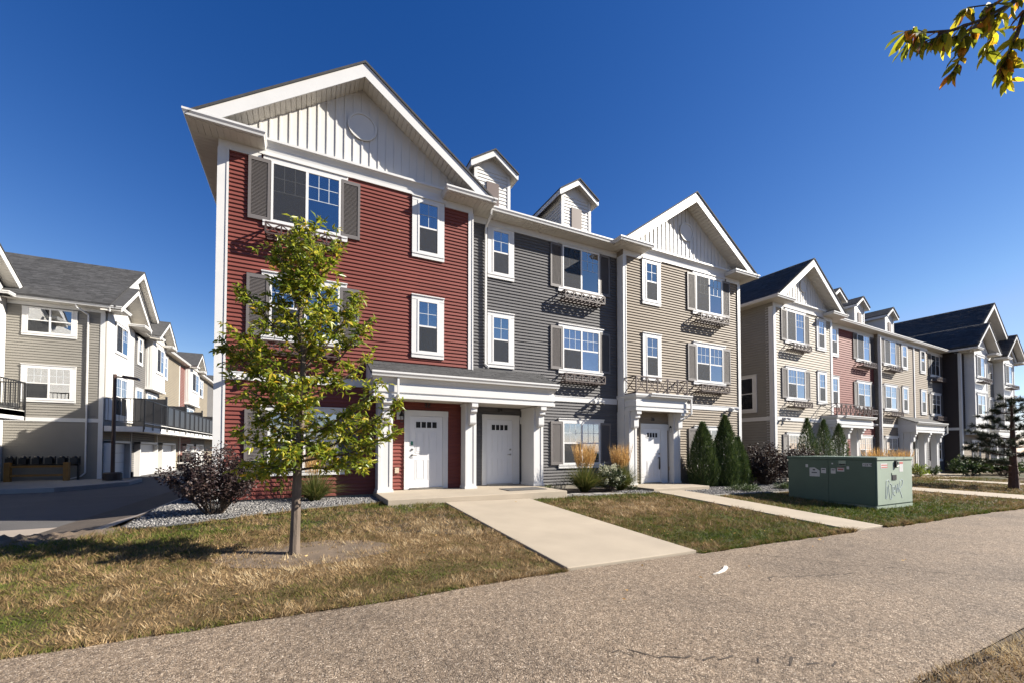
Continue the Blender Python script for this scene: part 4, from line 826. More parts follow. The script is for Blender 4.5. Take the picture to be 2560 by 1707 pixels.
for a, b in ((23.5, 26.35), (30.25, 33.2)):
    by = MB(FB).box(a, b, 0.58, 1.10, 2.45, 8.4); by.box(a-0.04, b+0.04, 0.58, 1.14, 2.38, 2.5); by.box(a-0.02, b+0.02, 1.10, 1.13, 5.55, 5.72); bay = by.build("bay", "white", rowb)
    for u in (a+0.06, b-0.06): MB(FB).box(u-0.06, u+0.06, 1.1, 1.135, 2.5, 8.4).build("corner_board", "white", rowb)
    window(FB, rowb, "slider", a+0.55, b-0.7, 6.72, 8.2, 1.10, head=0.13, sill=0.13, ext=0.1); window(FB, rowb, "double", a+0.5, b-0.75, 3.87, 5.35, 1.10, head=0.14, sill=0.14, ext=0.1)
    lattice(FB, rowb, a+0.5, b-0.5, 1.12, 1.48, 6.27, 6.53, 5)
    gc = (a+b)/2; gable_roof(FB, rowb, gc-2.55, gc+2.55, 8.72, 10.6, 1.62, -3, 0.26, nwall=1.1, courses=True)
    MB(FB).ext([(gc-2.2, 8.4), (gc+2.2, 8.4), (gc, 10.3)], 'n', 0.3, 1.09).build("gable_wall", "gable", rowb)
    gutter(FB, rowb, [(gc-2.55, 0.08 if a < 25 else 0.9), (gc-2.55, 1.52), (gc-1.5, 1.52), (gc-1.5, 1.1)], 8.47); gutter(FB, rowb, [(gc+1.5, 1.1), (gc+1.5, 1.52), (gc+2.55, 1.52), (gc+2.55, 0.6)], 8.47)
    soffit(FB, rowb, gc-2.55, gc-1.4, 0.6, 1.52, 8.455, 'n', 0.3); soffit(FB, rowb, gc+1.4, gc+2.55, 0.6, 1.52, 8.455, 'n', 0.3)
    MB(FB).box(a, b, 1.1, 1.14, 8.24, 8.455).build("frieze", "white", rowb)
window(FB, rowb, "double", 24.7, 26.4, 0.5, 1.9, 0.6, head=0.13, sill=0.13, ext=0.1); window(FB, rowb, "single", 28.9, 29.7, 6.72, 8.2, 0.6, casing=0.15, head=0.1, sill=0.14); window(FB, rowb, "single", 28.9, 29.7, 3.85, 5.35, 0.6, casing=0.15, head=0.14, sill=0.14)
entabB(27.0, 31.5, 1.5, 0.6, 0.6, 2.2)
for u in (27.1, 29.0, 31.0): column(FB, rowb, u, u+0.36, 1.0, 1.35, -0.3, 2.2)
for q in ((1.0, -2.6), (4.1, -4.6), (25.2, -4.5)):
    pass
v = MB(FB)
v.box(1.0, 1.35, -5.6, -5.2, 9.35, 9.75); v.box(0.95, 1.4, -5.65, -5.15, 9.72, 9.8); v.build("roof_vent", "white", rowb)
v = MB(FB); v.box(24.6, 25.0, -3.4, -3.0, 10.3, 10.62); v.bar((24.1, -6.2, 9.9), (24.1, -6.2, 10.4), 0.07, 8); v.build("roof_vent", "soffit", rowb)
# a third building closing the view on the far right
far = thing("townhouse", "grey house with dark roof at the far right edge, behind the pine", "house", (62, 9, -0.6))
shell(FB, far, 40, 62, -18, -5.0, -0.6, 8.2, "sgray"); siding(FB, far, 40, 62, -0.6, 8.2, "gray", False, n0=-5.0)
MB(FB).ext([(-4.4, 8.2), (-11.5, 11.6), (-18.6, 8.2), (-18.6, 8.0), (-11.5, 11.4), (-4.4, 8.0)], 'u', 39.4, 62.5).build("roof", "shing", far)
gutter(FB, far, [(39.4, -4.45), (62.5, -4.45)], 8.1)
for u in (42.0, 47, 52):
    for z0, z1 in ((6.4, 7.8), (3.6, 5.1), (0.4, 1.9)): window(FB, far, "double", u, u+1.7, z0, z1, -5.0, casing=0.16, grid=False, scr=False)
# ================================================================== row along the alley on the left
FL = Fr((-12.0, 17.0, -0.15), (0, 1), (1, 0)); FS = Fr((-12.0, 17.0, -0.15), (1, 0), (0, -1))
rowl = thing("townhouse_row", "townhouse row along the left alley, with white bays and balconies over garages", "townhouses", (-15, 20, -0.6))
shell(FS, rowl, -3.6, 0, -40, 0, -0.45, 8.5, "sgray"); MB(FS).box(-3.6, -0.02, -40, -0.015, -1.3, -0.43).build("foundation", "found", rowl)
siding(FS, rowl, -3.58, -0.17, -0.43, 8.3, "sgray", False)
MB(FS).box(-0.17, 0.012, 0.0, 0.03, -0.43, 8.3).build("corner_board", "white", rowl); MB(FS).box(-3.58, -0.17, 0.0, 0.032, 2.62, 2.81).build("belly_band", "white", rowl)
window(FS, rowl, "double", -2.88, -1.22, 6.96, 8.2, 0, casing=0.17, head=0.02, sill=0.15, blind=0.45, grid=False); window(FS, rowl, "double", -2.86, -1.22, 3.72, 5.28, 0, casing=0.17, head=0.14, sill=0.15)
gutter(FS, rowl, [(-3.1, 0.46), (0.46, 0.46), (0.46, 0.05)], 8.47); soffit(FS, rowl, -3.58, 0.46, 0, 0.46, 8.457, 'n'); MB(FS).box(-3.58, 0, 0, 0.033, 8.28, 8.455).build("frieze", "white", rowl)
downspout(FS, rowl, [(-0.95, 0.50, 8.47), (-0.95, 0.45, 8.35), (-0.62, 0.09, 8.1), (-0.60, 0.08, 0.05), (-0.75, 0.10, -0.12), (-1.55, 0.16, -0.36)])
MB(FS).box(-1.72, -1.45, 0.05, 0.28, -0.75, -0.38).build("splash_pipe", "edge", rowl)
# big roof over the end unit: ridge along x, gable towards the alley
gable_roof(FL, rowl, -0.56, 9.3, 8.62, 12.15, 0.36, -14, 0.36, courses=True)
MB(FL).ext([(0.0, 8.3), (8.8, 8.3), (8.8, 8.5), (4.37, 11.8), (0, 8.6)], 'n', -3, 0.0).build("gable_wall", "gable", rowl)
MB(FS).box(-5.0, -4.5, -4.35, -3.95, 11.35, 11.6).build("roof_vent", "black", rowl)
# alley front: siding panels, bays, windows
for a, b, m in ((4.1, 6.3, "gray"), (9.1, 14.6, "olive"), (14.75, 16.4, "red"), (20.2, 26, "olive"), (26, 30, "gray")): siding(FL, rowl, a, b, 2.9, 8.3, m, False)
MB(FL).box(14.6, 14.75, 0, 0.03, 2.9, 8.3).build("corner_board", "white", rowl)
MB(FL).box(0.2, 4.1, 0, 0.04, 2.8, 8.4).build("wall", "gable", rowl)
for z in (5.45, 5.62): MB(FL).box(0.2, 4.1, 0.04, 0.06, z, z+0.025).build("trim", "white", rowl)
window(FL, rowl, "slider", 1.2, 2.95, 6.6, 8.1, 0.04, head=0.1, sill=0.1, ext=0.05); window(FL, rowl, "double", 1.2, 2.95, 3.1, 5.2, 0.04, head=0.12, sill=0.1, ext=0.05)
window(FL, rowl, "single", 4.85, 5.5, 6.65, 8.15, 0, casing=0.14, head=0.05); window(FL, rowl, "single", 4.6, 5.7, 2.95, 4.95, 0, casing=0.12, sill=0, grid=True)
for a, b in ((6.3, 9.1), (16.4, 20.2), (30, 33)):
    b_ = MB(FL).box(a, b, 0, 0.36, 5.25, 8.4); b_.box(a-0.05, b+0.05, 0, 0.42, 5.18, 5.32); b_.build("bay", "gable", rowl)
    for q in (0.10, 0.24): MB(FL).box(a-0.015, a, q-0.02, q+0.02, 5.3, 8.4).build("batten", "gable", rowl)
    window(FL, rowl, "slider", a+0.75, b-0.45, 6.5, 8.1, 0.36, head=0.1, sill=0.12, ext=0.05)
    gc = (a+b)/2; gable_roof(FL, rowl, gc-2.0, gc+2.0, 8.62, 10.0, 0.9, -3, 0.28, nwall=0.36)
    MB(FL).ext([(gc-1.7, 8.4), (gc+1.7, 8.4), (gc, 9.75)], 'n', -1, 0.35).build("gable_wall", "gable", rowl)
    gutter(FL, rowl, [(gc-1.9, 0.4), (gc-1.9, 0.78), (gc-1.0, 0.78), (gc-1.0, 0.36)], 8.47); gutter(FL, rowl, [(gc+1.0, 0.36), (gc+1.0, 0.78), (gc+1.9, 0.78), (gc+1.9, 0.4)], 8.47)
    soffit(FL, rowl, gc-1.9, gc-0.9, 0.36, 0.78, 8.455, 'n'); soffit(FL, rowl, gc+0.9, gc+1.9, 0.36, 0.78, 8.455, 'n')
    window(FL, rowl, "double", a+0.3, b-0.5, 2.95, 4.9, 0, casing=0.1, sill=0)
gc = 1.95; gable_roof(FL, rowl, gc-2.45, gc+2.35, 8.62, 10.3, 0.80, -2, 0.30, nwall=0.04)
MB(FL).ext([(gc-2.0, 8.4), (gc+2.0, 8.4), (gc, 10.0)], 'n', -1, 0.03).build("gable_wall", "gable", rowl)
gutter(FL, rowl, [(gc+1.2, 0.04), (gc+1.2, 0.7), (gc+2.3, 0.7), (gc+2.3, 0.04)], 8.47); soffit(FL, rowl, gc+1.2, gc+2.3, 0.04, 0.7, 8.455, 'n'); gutter(FL, rowl, [(-0.46, 0.5), (-0.46, 0.7), (0.75, 0.7), (0.75, 0.04)], 8.47)
soffit(FL, rowl, -0.46, 0.75, 0.0, 0.7, 8.455, 'n')
window(FL, rowl, "double", 9.5, 11.0, 6.55, 8.1, 0, casing=0.12, head=0.1); window(FL, rowl, "double", 22, 23.6, 6.55, 8.1, 0, casing=0.12, head=0.1)
gutter(FL, rowl, [(9.0, 0.35), (40, 0.35)], 8.47); soffit(FL, rowl, 4.1, 40, 0.0, 0.4, 8.457, 'n', 0.3)
MB(FL).ext([(0.42, 8.57), (-5.0, 11.6), (-10, 8.4), (-10, 8.3), (-5.0, 11.45), (0.42, 8.48)], 'u', 9.0, 40).build("roof", "shing", rowl)
MB(FL).ext([(0.0, 8.5), (-2.6, 8.5), (-2.6, 10.2), (0.0, 9.6)], 'u', 21.0, 22.6).build("dormer", "gable", rowl)
# garages below the deck
for i, (a, b, m) in enumerate(((0.1, 4.0, "olive"), (4.0, 8.4, "gray"), (8.4, 14.6, "olive"), (14.6, 19.0, "red"), (19.0, 25, "gray"), (25, 30, "olive"))):
    siding(FL, rowl, a, b, -0.3, 2.45, m, False)
for a, b in ((0.15, 3.0), (4.55, 8.1), (9.1, 12.6), (16.0, 18.7), (19.6, 23.0)):
    gd = MB(FL)
    for k in range(4): gd.box(a+0.12, b-0.12, 0.0, 0.045, -0.55+k*0.53, -0.55+k*0.53+0.515)
    g_ = gd.build("garage_door", "door", rowl); t_ = MB(FL)
    t_.box(a, a+0.12, 0, 0.30, -0.6, 1.68); t_.box(b-0.12, b, 0, 0.30, -0.6, 1.68); t_.box(a, b, 0, 0.30, 1.58, 1.70); t_.build("garage_frame", "white", g_)
for u in (3.6, 8.5, 14.6): downspout(FL, rowl, [(u, 0.12, 2.4), (u, 0.12, -0.1)], 0.05); MB(FL).box(u-0.1, u+0.1, 0.03, 0.25, -0.6, -0.1).build("splash_pipe", "edge", rowl)
# balcony deck with rails, privacy panels
dk = MB(FL); dk.box(0.05, 34, 0.05, 1.62, 2.30, 2.44); dk.box(0.0, 34, 1.62, 1.66, 2.18, 2.46); dk.box(0.0, 0.04, 0.05, 1.66, 2.18, 2.46)
dk.build("balcony_deck", "deckw", rowl); soffit(FL, rowl, 0.1, 34, 0.05, 1.6, 2.26, 'u', 0.2)
MB(FL).box(0.0, 34, 1.66, 1.70, 2.62, 2.66).build("deck_band", "deckw", rowl)
r = MB(FL); r.tube([(0.0, 0.08, 3.92), (0.0, 1.68, 3.92), (34, 1.68, 3.92)], 0.03, 4); r.tube([(0.0, 0.08, 2.72), (0.0, 1.68, 2.72), (34, 1.68, 2.72)], 0.02, 4)
u = 0.0
while u < 34: r.bar((u, 1.68, 2.3 if (int(u/1.45+0.01) % 1 == 0) else 2.72), (u, 1.68, 3.92), 0.028); u += 1.45
for n in np.arange(0.2, 1.68, 0.22): r.bar((0.0, float(n), 2.72), (0.0, float(n), 3.92), 0.012)
r.build("balcony_rail", "black", rowl)
for u in (4.1, 9.0, 14.4, 19.6, 25): MB(FL).box(u, u+0.05, 0.05, 1.6, 2.5, 4.35).box(u-0.02, u+0.07, 1.58, 1.68, 2.3, 4.5).build("privacy_panel", "priv", rowl)
u = 4.1
while u < 26: MB(FL).box(u+0.05, u+1.40, 1.66, 1.672, 2.75, 3.88).build("rail_panel", "priv", rowl); u += 1.45
# left wing running towards the viewer, with its own balcony
MB(FS).box(-9.5, -3.6, -6.0, 7.0, -0.5, 8.5).build("wing_wall", "gable", rowl)
gable_roof(FL, rowl, -4.6, 0.9, 8.62, 10.55, -3.6+0.5, -12, 0.34, nwall=-3.6)
MB(FL).ext([(-4.2, 8.4), (0.5, 8.4), (-1.85, 10.2)], 'n', -6, -3.61).build("gable_wall", "gable", rowl)
gutter(FL, rowl, [(-1.0, -3.55), (-1.0, -3.15), (0.4, -3.15), (0.4, -3.55)], 8.47); gutter(FL, rowl, [(-4.7, -3.55), (-4.7, -3.15), (-3.4, -3.15), (-3.4, -3.55)], 8.47)
d2 = MB(FS); d2.box(-3.6, -2.0, 2.1, 6.9, 2.72, 2.95); d2.box(-2.04, -2.0, 2.0, 6.9, 2.55, 2.98); d2.box(-3.6, -2.0, 2.0, 2.1, 2.55, 2.98); d2.build("balcony_deck", "deckw", rowl)
r = MB(FS); r.tube([(-3.6, 2.05, 4.25), (-2.02, 2.05, 4.25), (-2.02, 6.8, 4.25)], 0.035, 4); r.tube([(-3.6, 2.05, 3.10), (-2.02, 2.05, 3.10), (-2.02, 6.8, 3.10)], 0.025, 4)
for i in range(29): n_ = 2.05+0.17*i; b_ = i % 14 == 0; r.bar((-2.02, n_, 2.7 if b_ else 3.1), (-2.02, n_, 4.25), 0.05 if b_ else 0.014)
for i in range(10): r.bar((-3.6+0.158*i, 2.05, 3.1), (-3.6+0.158*i, 2.05, 4.25), 0.014)
r.build("balcony_rail", "black", rowl)
fp = thing("planter", "dark planter pot on the balcony at the left edge", "planter", FS(-2.4, 2.4, 2.95)); MB(FS).box(-2.62, -2.12, 2.2, 2.6, 2.95, 3.3).build("pot", "charcoal", fp, bevel=0.04)
# ================================================================== things standing on the ground
def veg(name, V, F, m, par, kind='stuff'): return npmesh(name, V, F, m, par, kind)
def leaves(P, D, L, Wd, fold=0.25, up=0.0):
    """folded leaves: P base, D direction (unit), L length, Wd width -> V, F (quads)"""
    n = len(P); D = D/np.linalg.norm(D, axis=1, keepdims=True)
    r = RNG.normal(size=(n, 3))+np.array([0.35, -0.2, 1.0])*up; S = np.cross(D, r); S /= np.linalg.norm(S, axis=1, keepdims=True)+1e-9; N = np.cross(S, D)
    L = L[:, None]; Wd = Wd[:, None]; mid = P+D*L*0.45; tip = P+D*L-N*L*0.10
    a = mid+S*Wd*0.5+N*Wd*fold; b = mid-S*Wd*0.5+N*Wd*fold
    V = np.stack([P, a, tip, mid, b], 1).reshape(-1, 3); i = 5*np.arange(n)[:, None]
    F = np.concatenate([i+np.array([[0, 1, 2, 3]]), i+np.array([[0, 3, 2, 4]])], 0)
    return V, F
def ribbons(P, D, L, w, bend, seg=3):
    """grass-like curved blades"""
    n = len(P); side = np.cross(D, np.array([0, 0, 1.0])+RNG.normal(scale=0.3, size=(n, 3))); side /= np.linalg.norm(side, axis=1, keepdims=True)+1e-9
    hz = D.copy(); hz[:, 2] = 0; rows = []
    for k in range(seg+1):
        t = k/seg; c = P+D*(L*t)[:, None]; c = c+hz*(bend*L*t*t)[:, None]; c[:, 2] -= (bend*L*t*t*0.55)
        ww = (w*(1-t)**0.6)[:, None] if k < seg else np.full((n, 1), 0.0004)
        rows += [c-side*ww, c+side*ww]
    V = np.stack(rows, 1).reshape(-1, 3); m = 2*(seg+1); i = m*np.arange(n)[:, None]
    F = np.concatenate([i+np.array([[2*k, 2*k+1, 2*k+3, 2*k+2]]) for k in range(seg)], 0)
    return V, F
fwd = Vector((math.sin(YAW), math.cos(YAW), 0)); rgt = Vector((math.cos(YAW), -math.sin(YAW), 0))
def unit(v): return v/(np.linalg.norm(v, axis=1, keepdims=True)+1e-9)
# ---- the young tree
TB = Vector((-2.77, -5.35, h(-2.77, -5.35))); tree = thing("young_tree", "slim young ash tree with green and yellowing leaves on the lawn before the red house", "tree", TB)
def tp(dx, dz, dy=0.0): return TB+rgt*dx+fwd*dy+Vector((0, 0, dz))
S_ = 0.0055
def pix(u, v, dy=0): return tp((u-736)*S_, (1385-v)*S_, dy)
trunk = [pix(736, 1392), pix(737, 1340), pix(739, 1260), pix(741, 1180), pix(745, 1080, 0.02), pix(749, 980, 0.03), pix(752, 880, 0.0), pix(746, 790, -0.04), pix(757, 720, -0.02), pix(768, 640, 0.02), pix(775, 575, 0.03)]
rad = [0.074, 0.064, 0.060, 0.056, 0.047, 0.040, 0.034, 0.028, 0.021, 0.013, 0.006]
MB().tube([tuple(p) for p in trunk], rad, 9).build("trunk", "bark", tree)
# branch targets (px of the photo, depth) with the trunk height they leave from
BR = [(1150, 905, 1150, 0.15), (1150, 600, 1165, 0.1), (1130, 1000, 1085, -0.25), (1120, 985, 1000, 0.2), (1110, 625, 1085, -0.3), (1080, 960, 960, -0.1), (1080, 590, 1010, 0.2), (1060, 650, 930, 0.45),
      (1040, 880, 1060, 0.5), (1020, 600, 950, -0.25), (1000, 530, 835, 0.1), (1000, 580, 860, 0.25), (970, 900, 880, 0.3), (960, 930, 800, -0.15), (930, 640, 850, -0.4), (900, 880, 740, 0.15),
      (880, 700, 800, 0.4), (860, 840, 800, -0.45), (830, 660, 700, 0.1), (800, 820, 690, 0.25), (760, 690, 620, -0.1), (740, 820, 610, 0.12), (720, 660, 590, 0.15), (720, 800, 650, -0.25), (760, 720, 660, 0.3), (690, 730, 600, -0.1), (820, 870, 720, 0.35), (860, 640, 740, -0.3), (1100, 760, 1130, -0.5), (1130, 700, 1170, -0.35), (1030, 800, 960, -0.55), (1070, 850, 1140, -0.3), (1010, 700, 900, -0.5)]
bm_ = MB(); tips = []
def trk(v):
    zz = (1385-v)*S_
    for i in range(len(trunk)-1):
        a, b = trunk[i], trunk[i+1]
        if a.z-TB.z <= zz <= b.z-TB.z: t = (zz-(a.z-TB.z))/(b.z-a.z); return a.lerp(b, t), rad[i]*(1-t)+rad[i+1]*t
    return trunk[-1], rad[-1]
for v0, u, v, dy in BR:
    s0, r0 = trk(v0+25); e = pix(u, v, dy); pts = []
    L_ = (e-s0).length; sag = Vector((0, 0, 0.10*L_))
    for k in range(6):
        t = k/5; p = s0.lerp(e, t)+sag*math.sin(math.pi*t)*(-0.6 if v > v0-30 else -1.0)*(0.5)+Vector((random.uniform(-1, 1), random.uniform(-1, 1), random.uniform(-1, 1)))*0.02*(0 < k < 5)
        pts.append(p)
    rr = [max(0.0035, min(0.020, r0*0.55)*(1-0.8*k/5)) for k in range(6)]
    bm_.tube([tuple(p) for p in pts], rr, 5)
    n_tw = 13+int(L_*13)
    for q in range(n_tw):
        t = random.uniform(0.25, 1.0); i = min(4, int(t*5)); p = pts[i].lerp(pts[i+1], t*5-i)
        d = ((e-s0).normalized()*0.55+Vector((random.gauss(0, 1), random.gauss(0, 1), random.gauss(0.15, 0.8)))*0.62).normalized(); l = random.uniform(0.10, 0.26)
        e2 = p+d*l+Vector((0, 0, -0.03)); bm_.bar(tuple(p), tuple(e2), 0.0035, 3, 0.0015, cap=False); tips.append((p, e2))
for k in range(120):
    v = random.uniform(560, 1130); s0, r0 = trk(v); d = Vector((random.gauss(0, 1), random.gauss(0, 1), 0.6)).normalized(); e2 = s0+d*random.uniform(0.2, 0.42); bm_.bar(tuple(s0), tuple(e2), 0.005, 4, 0.002, cap=False); tips.append((s0.lerp(e2, 0.3), e2))
bm_.build("branch", "twig", tree, norm=False, kind='stuff')
P = []; D = []
for p, e2 in tips:
    d = (e2-p).normalized()
    for q in range(random.randint(9, 14)):
        t = random.uniform(0.15, 1.05); b = p.lerp(e2, t); P.append(b); a = Vector((random.gauss(0, 1), random.gauss(0, 1), random.gauss(-0.25, 0.6))).normalized(); D.append((d*0.5+a*0.8).normalized())
P = np.array([tuple(x) for x in P]); D = np.array([tuple(x) for x in D]); n = len(P)
V, F = leaves(P, D, RNG.uniform(0.065, 0.13, n), RNG.uniform(0.026, 0.046, n), up=0.9); veg("crown", V, F, "leaf", tree)
# ---- overhanging branch at the top right, on a tree standing just outside the frame
B0 = Vector((1.7, -12.75, h(1.7, -12.75))); tr2 = thing("overhanging_tree", "tree whose drooping yellow and orange branch hangs into the sky, top right", "tree", B0)
def cp(u, v, dep):
    r3 = rgt; c_, s_ = math.cos(PITCH), math.sin(PITCH); f3 = fwd*c_+Vector((0, 0, s_)); u3 = Vector((0, 0, c_))-fwd*s_
    return CAM+(f3+r3*((u-1280)/FPX)-u3*((v-853.5-242.59)/FPX))*dep
top = Vector((1.55, -12.4, 4.2))
MB().tube([tuple(B0-Vector((0, 0, 0.05))), tuple(B0.lerp(top, 0.3)+Vector((0.05, 0, 0))), tuple(B0.lerp(top, 0.7)), tuple(top)], [0.11, 0.095, 0.08, 0.06], 10).build("trunk", "bark", tr2)
start = cp(2900, -260, 2.35)
limb = MB().tube([tuple(top-Vector((0, 0, 0.5))), tuple(top.lerp(start, 0.5)+Vector((0, 0, 0.15))), tuple(start)], [0.05, 0.035, 0.022], 8)
tw = [[(2900, -260), (2700, -120), (2545, 0), (2450, 52), (2375, 78), (2310, 82)], [(2700, -120), (2560, -20), (2500, 35), (2440, 65), (2392, 92), (2345, 105)], [(2760, -160), (2610, -40), (2556, 45), (2540, 95), (2520, 140), (2512, 178), (2522, 205)], [(2700, -120), (2580, -60), (2490, 10), (2455, 30)],
      [(2375, 78), (2340, 95), (2300, 110), (2262, 105)], [(2440, 65), (2405, 100), (2398, 150), (2386, 185)], [(2540, 95), (2515, 150), (2512, 178)], [(2500, 35), (2480, 90), (2465, 140)], [(2310, 82), (2290, 75), (2262, 80)], [(2560, -20), (2600, 60), (2620, 130)], [(2490, 10), (2420, 20), (2400, 40)], [(2700, -120), (2660, 0), (2580, 140)]]
P = []; D = []; Q = []
for k, t in enumerate(tw):
    dep = 2.35+0.07*math.sin(k*2.1); pts = [cp(u, v, dep+0.02*i) for i, (u, v) in enumerate(t)]
    limb.tube([tuple(p) for p in pts], [0.014-0.0105*min(1, (i+(0 if k < 4 else 3))/len(t)) if i+(0 if k < 4 else 3) < len(t) else 0.0035 for i in range(len(t))], 5)
    for i in range(1, len(pts)):
        if t[i][0] > 2640: continue
        for q in range(10 if t[i][0] < 2350 or k > 3 else 7):
            P.append(pts[i-1].lerp(pts[i], random.random())); D.append(Vector((random.gauss(-0.1, 0.5), random.gauss(0, 0.5), random.gauss(-0.95, 0.35))).normalized()-rgt*0.25)
limb.build("branch", "twig", tr2, norm=False, kind='stuff')
base = MB().add([(0, 0, 0), (0.22, 0.13, 0.03), (0.48, 0.185, 0.035), (0.75, 0.12, 0.0), (1, 0, -0.12), (0.5, 0, -0.02), (0.75, -0.12, 0.0), (0.48, -0.185, 0.035), (0.22, -0.13, 0.03)], [(0, 5, 2, 1), (5, 4, 3, 2), (0, 8, 7, 5), (5, 7, 6, 4)])
lm = []
for i, colr in enumerate(((0.15, 0.17, 0.016), (0.27, 0.27, 0.02), (0.42, 0.36, 0.025), (0.62, 0.40, 0.025), (0.62, 0.24, 0.02), (0.22, 0.09, 0.04))):
    M['lf%d' % i] = leafmat("turning_leaf", [(0.0, tuple(0.8*x for x in colr)), (1.0, tuple(min(1, 1.25*x) for x in colr))], 0.68, 0.6)
    me = base.mesh("leaf", norm=False); me.materials.append(M['lf%d' % i]); lm.append(me)
for i, (p, d) in enumerate(zip(P, D)):
    o = bpy.data.objects.new("leaf", random.choices(lm, (5, 6, 5, 2.2, 1.3, 1))[0]); C.objects.link(o); o.parent = tr2; o.location = p-B0
    q = d.normalized().to_track_quat('X', 'Z'); o.rotation_mode = 'QUATERNION'
    from mathutils import Quaternion
    o.rotation_quaternion = q @ Quaternion((1, 0, 0), random.uniform(-1.4, 1.4)); s = random.uniform(0.07, 0.12); o.scale = (s, s*random.uniform(0.8, 1.15), s)
# ---- shrubs
def shrub(name, label, cat, c, rx, ry, hz, nst, nlf, m, L0, L1, wd, stem="twig", flat=0.0, extra=None):
    z0 = h(c[0], c[1]); t = thing(name, label, cat, (c[0], c[1], z0)); b = MB(); P = []; D = []
    for i in range(nst):
        a = random.uniform(0, 2*math.pi); r = math.sqrt(random.random()); e = Vector((c[0]+rx*r*math.cos(a), c[1]+ry*r*math.sin(a), z0+hz*(0.45+0.55*random.random()**0.7)*(1-0.42*r*r)))
        s = Vector((c[0]+0.12*rx*math.cos(a), c[1]+0.12*ry*math.sin(a), z0-0.02)); mid = s.lerp(e, 0.5)+Vector((0.10*rx*math.cos(a), 0.1*ry*math.sin(a), 0.10*hz)); pts = [s, s.lerp(mid, 0.5)+Vector((0, 0, 0.03)), mid, e]
        b.tube([tuple(p) for p in pts], [0.009, 0.007, 0.005, 0.002], 4)
        for q in range(nlf//nst):
            tt = random.random()**0.6; p = pts[1].lerp(pts[2], tt*2) if tt < 0.5 else pts[2].lerp(pts[3], tt*2-1)
            p = p+Vector((random.gauss(0, 1), random.gauss(0, 1), random.gauss(0, 1)))*0.055*max(rx, 0.5); P.append(tuple(p))
            D.append((random.gauss(0, 1)+0.5*math.cos(a), random.gauss(0, 1)+0.5*math.sin(a), random.gauss(flat, 0.7)))
    b.build("stem", stem, t, norm=False, kind='stuff'); P = np.array(P); n = len(P); P[:, 2] = np.maximum(P[:, 2], z0+0.02)
    V, F = leaves(P, unit(np.array(D)), RNG.uniform(L0, L1, n), RNG.uniform(L0, L1, n)*wd); veg("foliage", V, F, m, t); return t, P
shrub("purple_shrub", "purple leaved shrub in gravel at the left corner of the red house", "shrub", (-4.22, -1.95), 0.88, 0.66, 1.5, 80, 7500, "purp", 0.04, 0.075, 0.62)
shrub("bronze_hedge_shrub", "dark bronze leaved bush left of the green cabinet, nearest the columnar junipers", "shrub", (14.6, -0.95), 1.6, 0.9, 1.8, 110, 14000, "purp2", 0.06, 0.10, 0.6)
shrub("bronze_hedge_shrub", "dark bronze leaved bush partly hidden by the green cabinet", "shrub", (17.0, -0.95), 1.7, 0.9, 1.76, 110, 12000, "purp2", 0.06, 0.10, 0.6)
hy, HP = shrub("hydrangea", "hydrangea bush with creamy flower heads between two feather reed grasses", "shrub", (6.22, -1.1), 0.56, 0.42, 1.0, 44, 2600, "hyd", 0.05, 0.10, 0.6, flat=-0.1)
P = []; D = []
for i in range(40):
    a = random.uniform(0, 6.28); r = random.uniform(0.3, 1.02); cz = h(6.22, -1.1)+0.98*(0.38+0.60*random.random())*(1-0.3*r*r); cc = np.array([6.22+0.56*r*math.cos(a), -1.1+0.44*r*math.sin(a), cz])
    k = 55; d = unit(RNG.normal(size=(k, 3))); P.append(cc+d*np.array([0.05, 0.05, 0.055])*RNG.uniform(0.5, 1, (k, 1))); D.append(d)
P = np.concatenate(P); D = np.concatenate(D); V, F = leaves(P, D, np.full(len(P), 0.028), np.full(len(P), 0.026)); veg("flower_head", V, F, "petal", hy)
shrub("seedling", "small bright yellow green seedling at the foot of the right columnar juniper", "plant", (13.3, -1.05), 0.32, 0.2, 0.55, 9, 90, "fresh", 0.06, 0.11, 0.6, flat=0.2)
shrub("low_plant", "low green plants on the mulch beside the porch slab of the grey house", "plant", (4.35, -0.25), 0.45, 0.3, 0.22, 14, 260, "fresh", 0.03, 0.06, 0.6)
shrub("low_plant", "low dark plant on the bed beside the beige house's step", "plant", (7.25, -0.95), 0.28, 0.3, 0.2, 14, 200, "hyd", 0.03, 0.06, 0.6)
shrub("spreading_juniper", "low spreading juniper on the gravel below the columnar junipers", "shrub", (10.9, -2.45), 0.85, 0.35, 0.24, 26, 1500, "juni", 0.05, 0.10, 0.25, flat=0.1)
shrub("spreading_juniper", "low spreading juniper on the gravel beside the green cabinet", "shrub", (13.2, -2.45), 0.6, 0.3, 0.26, 20, 1000, "juni", 0.05, 0.10, 0.25, flat=0.1)
shrub("evergreen_bush", "wide green bush in front of the dark far gable, left of the pine trunk", "shrub", (36.6, -0.6), 1.5, 1.0, 1.35, 50, 2600, "juni", 0.14, 0.24, 0.4, flat=0.15)
shrub("evergreen_bush", "wide green bush behind the pine trunk", "shrub", (39.2, -1.4), 1.6, 1.0, 1.2, 50, 2400, "juni", 0.14, 0.24, 0.4, flat=0.15)
shrub("low_plant", "yellow green bush beside the far porch, right of the cabinet", "plant", (31.4, 0.2), 0.9, 0.6, 0.95, 24, 700, "fresh", 0.09, 0.16, 0.5)
shrub("low_plant", "small dark plant at the foot of the far white porch columns", "plant", (34.2, 0.35), 0.55, 0.4, 0.7, 20, 500, "juni", 0.09, 0.15, 0.5)
